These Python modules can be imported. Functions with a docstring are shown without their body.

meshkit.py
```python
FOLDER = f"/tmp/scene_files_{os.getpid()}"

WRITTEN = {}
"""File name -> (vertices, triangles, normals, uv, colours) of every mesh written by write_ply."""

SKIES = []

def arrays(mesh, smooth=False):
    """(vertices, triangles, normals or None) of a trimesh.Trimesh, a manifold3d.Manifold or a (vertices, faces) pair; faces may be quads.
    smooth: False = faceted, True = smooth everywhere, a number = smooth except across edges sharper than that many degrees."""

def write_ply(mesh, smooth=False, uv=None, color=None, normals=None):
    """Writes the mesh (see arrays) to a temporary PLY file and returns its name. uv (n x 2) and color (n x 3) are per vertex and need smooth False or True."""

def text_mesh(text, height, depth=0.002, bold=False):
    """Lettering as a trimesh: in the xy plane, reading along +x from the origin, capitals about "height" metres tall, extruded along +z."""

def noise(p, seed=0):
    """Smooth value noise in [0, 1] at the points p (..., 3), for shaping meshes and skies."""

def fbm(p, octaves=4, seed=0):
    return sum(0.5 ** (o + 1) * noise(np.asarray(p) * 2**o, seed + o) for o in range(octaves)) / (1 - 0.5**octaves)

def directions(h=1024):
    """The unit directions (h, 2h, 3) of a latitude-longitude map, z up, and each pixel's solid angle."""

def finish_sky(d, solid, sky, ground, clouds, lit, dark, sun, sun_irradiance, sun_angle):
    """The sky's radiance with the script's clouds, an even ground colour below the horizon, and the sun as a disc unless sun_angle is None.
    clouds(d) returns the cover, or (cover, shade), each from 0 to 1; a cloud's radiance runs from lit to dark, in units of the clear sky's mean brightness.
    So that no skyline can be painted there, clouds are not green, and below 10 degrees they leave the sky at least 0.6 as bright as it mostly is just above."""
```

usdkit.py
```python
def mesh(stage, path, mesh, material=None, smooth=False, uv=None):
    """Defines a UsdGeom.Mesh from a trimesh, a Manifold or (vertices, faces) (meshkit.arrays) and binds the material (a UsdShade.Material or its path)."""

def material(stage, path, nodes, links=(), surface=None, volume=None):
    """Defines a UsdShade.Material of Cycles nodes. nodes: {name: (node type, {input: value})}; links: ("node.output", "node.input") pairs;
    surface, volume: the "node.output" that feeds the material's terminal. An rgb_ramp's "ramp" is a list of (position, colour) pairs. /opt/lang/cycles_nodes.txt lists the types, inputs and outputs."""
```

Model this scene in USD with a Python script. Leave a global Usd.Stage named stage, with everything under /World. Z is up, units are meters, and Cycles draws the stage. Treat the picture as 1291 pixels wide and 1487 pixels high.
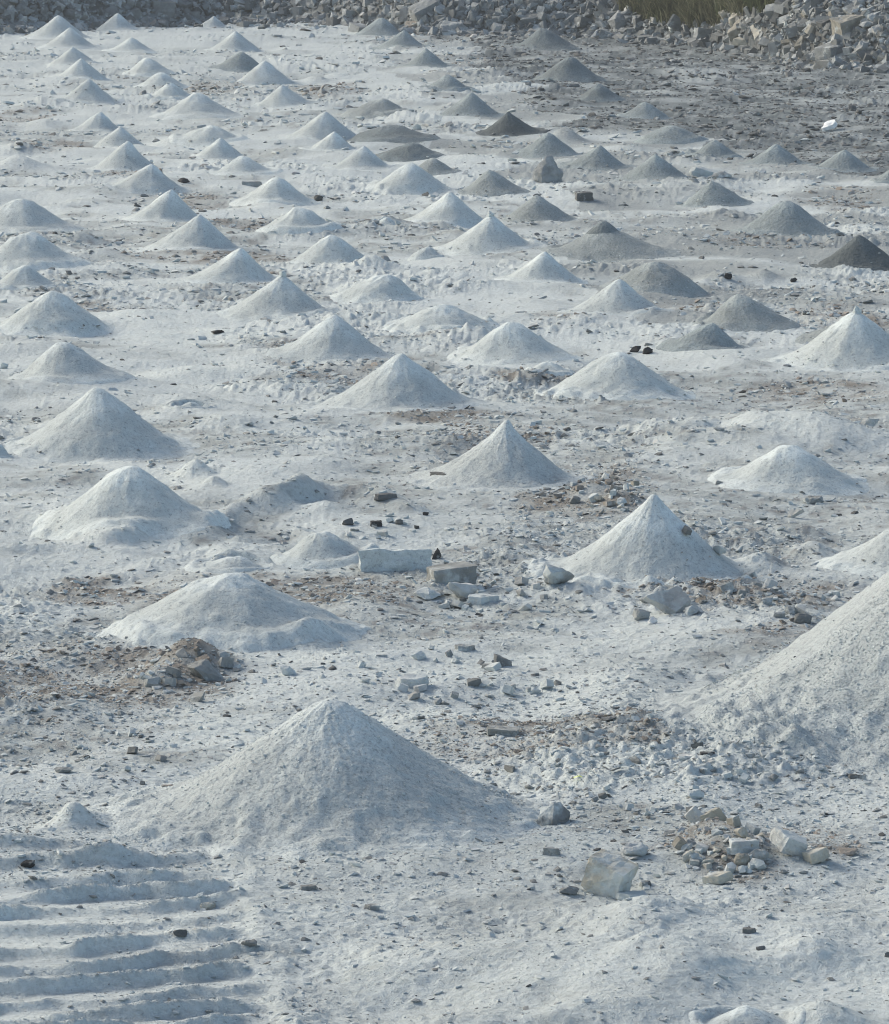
import math, random
import numpy as np, trimesh
import meshkit, usdkit
from pxr import Usd, UsdGeom, UsdLux, UsdShade, Sdf, Gf, Vt

# ------------------------------------------------------------------ camera, sky, sun, exposure
stage = Usd.Stage.CreateInMemory()
UsdGeom.SetStageUpAxis(stage, UsdGeom.Tokens.z)
UsdGeom.SetStageMetersPerUnit(stage, 1.0)
UsdGeom.Xform.Define(stage, '/World')
UsdGeom.Scope.Define(stage, '/World/Looks')

F, CX, CY, EYE = 7600.0, 645.5, 743.5, 5.8
PITCH = math.atan(1043 / F)
EXPOSURE = 0.6
SUN_EL, SUN_AZ = math.radians(30), math.radians(-52)          # azimuth from +y (away from the camera) towards +x
SUN_INT, SUN_ANGLE, SKY = 0.38, 18.0, 0.125

cam = UsdGeom.Camera.Define(stage, '/World/camera')
cam.CreateHorizontalApertureAttr(36.0)
cam.CreateVerticalApertureAttr(36.0 * 1487 / 1291)
cam.CreateFocalLengthAttr(36.0 * F / 1291)
cam.CreateClippingRangeAttr(Gf.Vec2f(0.5, 5000))
cam.CreateExposureAttr(EXPOSURE)
cam.AddTranslateOp().Set(Gf.Vec3d(0, 0, EYE))
cam.AddRotateXOp().Set(90 - math.degrees(PITCH))

sun_dir = np.array([math.sin(SUN_AZ) * math.cos(SUN_EL), math.cos(SUN_AZ) * math.cos(SUN_EL), math.sin(SUN_EL)])
sky_mat = usdkit.material(stage, '/World/Looks/sky', {
    's': ('sky_texture', {'sky_type': 'single_scattering', 'sun_disc': False, 'sun_elevation': SUN_EL, 'sun_rotation': SUN_AZ,
                          'air_density': 1.0, 'aerosol_density': 3.0, 'ozone_density': 0.45}),
    't': ('mix', {'mix_type': 'multiply', 'fac': 1.0, 'color2': (.97, 1.0, .985)}),
    'b': ('background_shader', {'strength': SKY})}, [('s.color', 't.color1'), ('t.color', 'b.color')], surface='b.background')
dome = UsdLux.DomeLight.Define(stage, '/World/sky')
UsdShade.MaterialBindingAPI.Apply(dome.GetPrim()).Bind(sky_mat)
dome.GetPrim().SetCustomDataByKey('kind', 'structure')
sun = UsdLux.DistantLight.Define(stage, '/World/sun')
sun.CreateNormalizeAttr(True); sun.CreateIntensityAttr(SUN_INT); sun.CreateAngleAttr(SUN_ANGLE)
sun.CreateColorAttr(Gf.Vec3f(1.0, 0.97, 0.93))
sun.AddRotateZOp().Set(-math.degrees(SUN_AZ) + 180 - 180)
sun.AddRotateXOp().Set(-(90 - math.degrees(SUN_EL)))           # -z now points down and away from the sun
_m = np.array(sun.ComputeLocalToWorldTransform(0))[:3, :3]
_d = -(np.array([0, 0, 1.0]) @ _m)
if np.dot(_d, -sun_dir) < 0.99:
    sun.ClearXformOpOrder()
    q = Gf.Rotation(Gf.Vec3d(0, 0, 1), Gf.Vec3d(*sun_dir)).GetQuat()
    sun.AddOrientOp(UsdGeom.XformOp.PrecisionDouble, 'aim').Set(Gf.Quatd(q))

rng = np.random.default_rng(7)
random.seed(7)

# ------------------------------------------------------------------ helpers
def ray(px, py):
    u, v = (px - CX) / F, (CY - py) / F
    c, s = math.cos(PITCH), math.sin(PITCH)
    return u, c + v * s, -s + v * c

def n2(x, y, scale, seed=0):
    p = np.stack([np.asarray(x, float) / scale + seed * 17.31, np.asarray(y, float) / scale - seed * 9.77, np.full(np.shape(x), seed * 0.37)], -1)
    return meshkit.noise(p, seed)

def f2(x, y, scale, seed=0, octaves=3):
    p = np.stack([np.asarray(x, float) / scale + seed * 17.31, np.asarray(y, float) / scale - seed * 9.77, np.full(np.shape(x), seed * 0.37)], -1)
    return meshkit.fbm(p, octaves, seed)

def sstep(a, b, x):
    t = np.clip((x - a) / (b - a), 0, 1)
    return t * t * (3 - 2 * t)

def flat(px, py, z=0.0):
    a, b, c = ray(px, py)
    t = (z - EYE) / c
    return a * t, b * t

# ------------------------------------------------------------------ ground shape
BANK_PX = [(-600, 50), (-200, 47), (0, 46), (130, 41), (300, 34), (430, 36), (520, 42), (620, 52), (720, 54), (840, 55), (930, 60), (1040, 68),
           (1130, 88), (1200, 98), (1291, 104), (1500, 112), (1900, 112)]
BANK = np.array([flat(*p) for p in BANK_PX])
BANK = BANK[np.argsort(BANK[:, 0])]

def bank_base(x):
    return np.interp(x, BANK[:, 0], BANK[:, 1])

def seg_dist(x, y, pts):
    best = np.full(np.shape(x), 1e9); along = np.zeros(np.shape(x))
    for (x0, y0), (x1, y1) in zip(pts[:-1], pts[1:]):
        dx, dy = x1 - x0, y1 - y0
        L2 = dx * dx + dy * dy
        t = np.clip(((x - x0) * dx + (y - y0) * dy) / L2, 0, 1)
        d = np.hypot(x - x0 - t * dx, y - y0 - t * dy)
        best = np.minimum(best, d)
    return best

# soft lumps of powder: (px, py of the middle, half width in pixels, height in metres)
LUMPS = [(282, 690, 34, .13), (310, 712, 30, .08), (433, 728, 62, .16), (380, 742, 60, .08), (540, 735, 55, .09), (470, 745, 60, .08), (240, 770, 45, .14),
         (300, 778, 60, .10), (150, 785, 70, .07), (1185, 640, 190, .24), (1080, 655, 150, .13), (985, 640, 80, .06), (105, 1205, 44, .12), (150, 1250, 60, .06), (488, 112, 30, .16), (460, 118, 26, .1),
         (25, 250, 60, .22), (30, 215, 45, .15), (820, 205, 40, .22), (250, 205, 40, .12), (60, 150, 50, .12), (300, 255, 40, .10), (60, 180, 40, .10),
         (1180, 800, 60, .12), (1110, 820, 50, .10), (1160, 770, 70, .10), (270, 600, 60, .08), (330, 620, 70, .07), (230, 345, 30, .08),
         (150, 380, 50, .08), (120, 350, 40, .1), (400, 905, 60, .10), (450, 930, 60, .08), (270, 965, 75, .16), (230, 990, 70, .10), (540, 400, 40, .1),
         (1060, 1240, 80, .10), (1030, 1225, 60, .08), (860, 720, 45, .09), (900, 735, 40, .08), (830, 860, 55, .06), (540, 815, 60, .10), (640, 850, 60, .05),
         (640, 330, 30, .08), (560, 330, 30, .08), (1110, 410, 40, .12), (1045, 412, 55, .13), (700, 1060, 150, .05), (900, 1075, 120, .06),
         (760, 545, 50, .08), (690, 500, 50, .1), (530, 430, 60, .07), (1010, 250, 40, .09), (940, 470, 40, .07),
         (990, 1410, 150, .10), (1180, 1370, 150, .07), (600, 1400, 150, .06), (1200, 1480, 90, .1)]
LW = []
for lx, ly, lw, lh in LUMPS:
    gx, gy = flat(lx, ly); LW.append((gx, gy, lw / F * math.hypot(gx, gy), lh))

# thrown-up ridges (pixel polylines): height, width in metres
RIDGES = [([(690, 1500), (760, 1445), (850, 1392), (950, 1330)], .10, .12), ([(800, 1490), (880, 1430), (1010, 1372)], .11, .13),
          ([(900, 1480), (1010, 1425), (1180, 1390)], .09, .15), ([(935, 648), (965, 622), (1010, 612)], .10, .14), ([(985, 655), (1030, 628), (1100, 606)], .10, .14),
          ([(1045, 655), (1090, 632), (1160, 620)], .07, .12), ([(300, 770), (360, 745), (420, 735)], .11, .1), ([(200, 765), (205, 780), (150, 792)], .06, .07),
          ([(400, 745), (450, 722), (540, 722), (600, 745)], .12, .09), ([(350, 785), (420, 772), (480, 790)], .09, .08),
          ([(0, 800), (80, 795), (180, 800)], .06, .10), ([(180, 830), (300, 800), (360, 825)], .05, .1), ([(620, 1490), (700, 1440), (760, 1380)], .04, .12)]
RW = [([flat(*p) for p in pts], h, w) for pts, h, w in RIDGES]

HEAPS_AT = []        # (x, y, R, H, z, power, tip) filled before the ground mesh is made

def base_h(x, y):
    """The broad shape of the ground without small roughness."""
    x = np.asarray(x, float); y = np.asarray(y, float)
    near = sstep(230, 160, y) * sstep(60, 35, np.abs(x))
    z = (f2(x, y, 7.0, 3, 2) - .5) * .22 * near
    t = y - bank_base(x)
    ht = 2.6 + 1.2 * (n2(x, y * 0, 6.0, 5) - .5)
    rise = np.where(t > 0, ht * (1 - np.exp(-np.maximum(t, 0) * .62 / ht * 1.3)), 0)
    z = z * (1 - sstep(-1, 2, t)) + rise
    return z

def rough_mask(x, y):
    a = f2(x, y, 2.3, 11, 3)
    r = sstep(.42, .66, a)
    for px, py, rx, ry in ((1110, 640, 190, 60), (400, 735, 260, 60), (1000, 1430, 420, 110)):       # swept, powdery places
        gx, gy = flat(px, py)
        r = r * (1 - .85 * np.exp(-(((x - gx) / (rx / F * gy)) ** 2 + ((y - gy) / (flat(px, py - ry)[1] - gy)) ** 2) ** 1.5))
    return r

def fine_h(x, y):
    x = np.asarray(x, float); y = np.asarray(y, float)
    t = y - bank_base(x)
    z = np.zeros(np.shape(x))
    for gx, gy, w, h in LW:
        k = np.hypot(x - gx, (y - gy) / 1.3)
        m = k < w * 2.2
        if m.any():
            wob = 1 + .45 * (n2(x[m], y[m], .3, 21) - .5) + .15 * (n2(x[m], y[m], .1, 22) - .5)
            z[m] += 1.05 * h * np.exp(-(k[m] / (w * .62)) ** 2 * wob)
    for pts, h, w in RW:
        cx0, cy0 = np.mean([p[0] for p in pts]), np.mean([p[1] for p in pts])
        m = np.hypot(x - cx0, y - cy0) < 8
        if m.any():
            xm, ym = x[m], y[m]
            k = seg_dist(xm + .12 * (n2(xm, ym, .3, 24) - .5), ym + .12 * (n2(xm, ym, .3, 25) - .5), pts)
            z[m] += .85 * h * np.exp(-(k / (w * 1.5)) ** 2) * (.45 + .9 * n2(xm, ym, .5, 26))
    tracks = np.zeros(np.shape(x))
    # cleat marks of a tracked machine, bottom left
    m = (y < 29.8) & (y > 18) & (x < -.3) & (x > -6)
    if m.any():
        xm, ym = x[m], y[m]
        c = ym - .36 * xm + .20 * (n2(xm, ym, .7, 31) - .5) + .09 * (n2(xm, ym, .16, 32) - .5)
        ph = (c / .41) % 1.0
        saw = np.where(ph < .22, ph / .22, 1 - (ph - .22) / .78)
        edge = xm + .105 * (ym - 27.4) + .12 * (n2(xm, ym, .2, 33) - .5)
        msk = sstep(-1.06, -1.26, edge + .25 * (n2(xm, ym, .35, 37) - .5)) * sstep(28.8, 28.0, ym) * sstep(-2.75, -2.55, edge)
        tracks[m] = msk
        z[m] += msk * ((.045 + .04 * n2(xm, ym * 2, .5, 35)) * saw ** 1.7 - .012) * (.45 + .7 * sstep(.25, .6, n2(xm, ym, .33, 36))) + .05 * np.exp(-((edge + 1.05) / .10) ** 2) * sstep(28.9, 28.1, ym) * n2(xm, ym, .2, 34)
    r = rough_mask(x, y)
    fade = sstep(230, 160, y) * sstep(50, 30, np.abs(x))
    onbank = sstep(0, 1.5, t)
    a = f2(x, y, .9, 41, 2)
    b = n2(x, y, .34, 42); b2 = n2(x, y, .21, 48)
    c = n2(x, y, .13, 43); c2 = n2(x, y, .085, 49)
    d = n2(x, y, .055, 44)
    e = n2(x, y, .024, 45)
    rr = .20 + .95 * r * (.35 + .65 * sstep(.4, .6, f2(x, y, 1.4, 12, 2))) + .6 * onbank
    zz = (a - .5) * .19 + (n2(x, y * .6, .5, 52) - .5) * .05 + rr * (.04 * np.maximum(0, b - .48) + .05 * np.maximum(0, b2 - .55) + .06 * np.maximum(0, c - .54) + .075 * np.maximum(0, c2 - .54)
                              + .060 * np.maximum(0, d - .42) + .030 * e) * (1 - .5 * sstep(30.5, 28.5, y)) + sstep(60, 35, y) * (.020 * np.maximum(0, n2(x, y, .04, 50) - .4) + .014 * np.maximum(0, c2 - .5) * sstep(.5, .7, n2(x, y, 1.2, 51)))
    far = sstep(45, 105, y)
    zz = zz + far * (.06 * (n2(x, y, 1.1, 46) - .5) + .03 * np.maximum(0, n2(x, y, .38, 47) - .5)) * rr
    zz = zz * fade
    calm = np.ones(np.shape(x)); sink = np.zeros(np.shape(x))
    for hx, hy, R, H, hz, pw, tip in HEAPS_AT:
        m = (np.abs(x - hx) < R * 1.3) & (np.abs(y - hy) < R * 1.3)
        if m.any():
            k = np.hypot(x[m] - hx, y[m] - hy) / R
            calm[m] = np.minimum(calm[m], .12 + .88 * sstep(.75, 1.0, k))
            sink[m] = np.maximum(sink[m], sstep(.8, .6, k))
    return (z + zz * (1 - .45 * tracks)) * calm - sink * .03

def ground_h(x, y):
    return base_h(x, y) + fine_h(x, y)

def pg(px, py, fine=False):
    """The point of the ground that the pixel (px, py) of the photograph shows."""
    a, b, c = ray(px, py)
    z = 0.0
    for _ in range(12):
        t = (z - EYE) / c
        x, y = a * t, b * t
        z = .5 * z + .5 * float((ground_h if fine else base_h)(np.array([x]), np.array([y]))[0])
    return x, y, z

# ------------------------------------------------------------------ materials
def grain_mat(name, col, spread=.25, speck=120.0, bump=.012, speck_mix=.5, coarse=False):
    nodes = {
        'geo': ('geometry', {}),
        'n1': ('noise_texture', {'scale': 3.2, 'detail': 6, 'roughness': .65}),
        'n2': ('noise_texture', {'scale': speck, 'detail': 3, 'roughness': .7}),
        'v': ('voronoi_texture', {'scale': speck * .45, 'randomness': 1.0}),
        'r1': ('rgb_ramp', {'ramp': [(0.3, tuple(c * (1 - spread) for c in col)), (0.7, tuple(min(.8, c * (1 + spread * .6)) for c in col))]}),
        'r2': ('rgb_ramp', {'ramp': [(0.25, (.45, .45, .45)), (0.5, (1, 1, 1)), (0.8, (1.25, 1.25, 1.25))]}),
        'mx': ('mix', {'mix_type': 'multiply', 'fac': speck_mix}),
        'at': ('attribute', {'attribute': 'tint'}), 'm2': ('mix', {'mix_type': 'multiply', 'fac': 1.0}),
        'n4': ('noise_texture', {'scale': 34.0, 'detail': 3, 'roughness': .8}), 'r4': ('rgb_ramp', {'ramp': [(.32, (.58, .58, .59)), (.46, (.97, .97, .97)), (.6, (1.03, 1.03, 1.03)), (.75, (1.22, 1.22, 1.22))]}),
        'm4': ('mix', {'mix_type': 'multiply', 'fac': .85}), 'b4': ('bump', {'strength': .7, 'distance': .012}),
        'b1': ('bump', {'strength': 1.0, 'distance': bump}),
        'b2': ('bump', {'strength': .8, 'distance': bump * .8}),
        'p': ('principled_bsdf', {'roughness': .95, 'specular_ior_level': .15})}
    links = [('geo.position', 'n1.vector'), ('geo.position', 'n2.vector'), ('geo.position', 'v.vector'), ('n1.fac', 'r1.fac'), ('n2.fac', 'r2.fac'),
             ('r1.color', 'mx.color1'), ('r2.color', 'mx.color2'), ('mx.color', 'm2.color1'), ('at.color', 'm2.color2'), ('geo.position', 'n4.vector'), ('n4.fac', 'r4.fac'), ('m2.color', 'm4.color1'), ('r4.color', 'm4.color2'), ('m4.color', 'p.base_color'), ('n2.fac', 'b1.height'), ('v.distance', 'b2.height'), ('b1.normal', 'b2.normal'), ('n4.fac', 'b4.height'), ('b2.normal', 'b4.normal'), ('b4.normal', 'p.normal')]
    return usdkit.material(stage, '/World/Looks/' + name, nodes, links, surface='p.BSDF')

def rock_mat(name, col, dust=(.45, .488, .486), amount=.5):
    nodes = {
        'geo': ('geometry', {}), 'oi': ('object_info', {}),
        'n1': ('noise_texture', {'scale': 4.0, 'detail': 7, 'roughness': .65}),
        'n2': ('noise_texture', {'scale': 34.0, 'detail': 5, 'roughness': .7}),
        'n3': ('noise_texture', {'scale': 2.6, 'detail': 5, 'roughness': .7}),
        'r1': ('rgb_ramp', {'ramp': [(0.28, tuple(c * .6 for c in col)), (0.5, col), (0.75, tuple(c * 1.3 for c in col))]}),
        'hv': ('hsv', {}), 'vr': ('map_range', {'to_min': .7, 'to_max': 1.3}),
        'dr': ('map_range', {'from_min': .62 - amount * .35, 'from_max': .74 - amount * .3, 'clamp': True}),
        'mx': ('mix', {'mix_type': 'mix', 'color2': dust}),
        'b1': ('bump', {'strength': .9, 'distance': .015}), 'b2': ('bump', {'strength': .9, 'distance': .03}),
        'p': ('principled_bsdf', {'roughness': .92, 'specular_ior_level': .2})}
    links = [('geo.position', 'n1.vector'), ('geo.position', 'n2.vector'), ('geo.position', 'n3.vector'), ('n1.fac', 'r1.fac'), ('r1.color', 'hv.color'),
             ('oi.random', 'vr.value'), ('vr.result', 'hv.value'), ('n3.fac', 'dr.value'), ('hv.color', 'mx.color1'), ('dr.result', 'mx.fac'), ('mx.color', 'p.base_color'),
             ('n2.fac', 'b1.height'), ('n1.fac', 'b2.height'), ('b1.normal', 'b2.normal'), ('b2.normal', 'p.normal')]
    return usdkit.material(stage, '/World/Looks/' + name, nodes, links, surface='p.BSDF')

DUST = (.50, .545, .545)
SOIL = (.205, .19, .168)
DARK = (.10, .121, .131)
MID = (.30, .315, .325)
HM = {'white': grain_mat('white_powder', (.50, .546, .54), .10, 95, .003, .3),
      'pale': grain_mat('pale_powder', (.46, .505, .505), .12, 95, .003, .4),
      'grit': grain_mat('pale_grit', (.435, .475, .475), .10, 75, .004, .6),
      'grey': grain_mat('grey_grit', (.285, .33, .338), .16, 50, .014, .45),
      'dull': grain_mat('dull_grey_powder', (.30, .335, .335), .14, 60, .010, .35),
      'dark': grain_mat('dark_grit', (.195, .23, .24), .18, 50, .014, .45),
      'black': grain_mat('very_dark_grit', (.115, .136, .143), .18, 50, .014, .45)}
RM = {'powder': HM['pale'], 'grey': rock_mat('grey_stone', (.21, .22, .215), amount=.3),
      'dusty': rock_mat('dusty_stone', (.36, .375, .38), amount=.8),
      'pale': rock_mat('pale_stone', (.37, .375, .36), amount=.4),
      'cream': rock_mat('cream_stone', (.36, .345, .295), amount=.3),
      'brown': rock_mat('brown_stone', (.245, .22, .192), amount=.2),
      'chip': usdkit.material(stage, '/World/Looks/grit_chip', {'oi': ('object_info', {}), 'r': ('rgb_ramp', {'ramp': [(0, (.33, .358, .356)), (.8, (.45, .488, .484)), (1, (.55, .59, .585))]}),
         'p': ('principled_bsdf', {'roughness': .9, 'specular_ior_level': .2})}, [('oi.random', 'r.fac'), ('r.color', 'p.base_color')], surface='p.BSDF'),
      'dark': rock_mat('dark_stone', (.10, .105, .105), amount=.1),
      'gloom': rock_mat('dim_stone', (.13, .135, .135), amount=.15),
      'bank_grey': rock_mat('bank_grey_stone', (.225, .24, .242), amount=.15),
      'bank_pale': rock_mat('bank_pale_stone', (.29, .297, .288), amount=.15),
      'bank_cream': rock_mat('bank_cream_stone', (.31, .298, .258), amount=.12),
      'bank_dark': rock_mat('bank_dark_stone', (.14, .149, .15), amount=.12),
      'black': rock_mat('black_stone', (.04, .041, .043), amount=.2),
      'white': rock_mat('white_stone', (.72, .73, .72), amount=.2)}

# ------------------------------------------------------------------ naming and tagging
used = {}
def numbered(parent, name):
    k = used.get((parent, name), -1) + 1
    used[(parent, name)] = k
    return f'{parent}/{name}' if k == 0 else f'{parent}/{name}_{k:03d}'

def tag(prim, label=None, cat=None, group=None, kind=None):
    for key, val in (('label', label), ('category', cat), ('group', group), ('kind', kind)):
        if val:
            prim.SetCustomDataByKey(key, val)
    return prim

POWDERS = {str(m.GetPath()) for m in HM.values()}
def put(name, mesh, mat, label=None, cat=None, group=None, kind=None, parent='/World', smooth=False, at=None, tint=None):
    path = numbered(parent, name)
    m = usdkit.mesh(stage, path, mesh, mat, smooth=smooth)
    if str(mat.GetPath()) in POWDERS:
        n = len(m.GetPointsAttr().Get())
        c = np.ones((n, 3)) if tint is None else np.repeat(tint[:, None], 3, 1) * np.array([1.0, 1.0, 1.0])
        UsdGeom.PrimvarsAPI(m).CreatePrimvar('tint', Sdf.ValueTypeNames.Color3fArray, 'vertex').Set(Vt.Vec3fArray.FromNumpy(c.astype(np.float32)))
    if at is not None:
        m.AddTranslateOp().Set(Gf.Vec3d(*map(float, at)))
    tag(m.GetPrim(), label, cat, group, kind)
    return path

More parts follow.
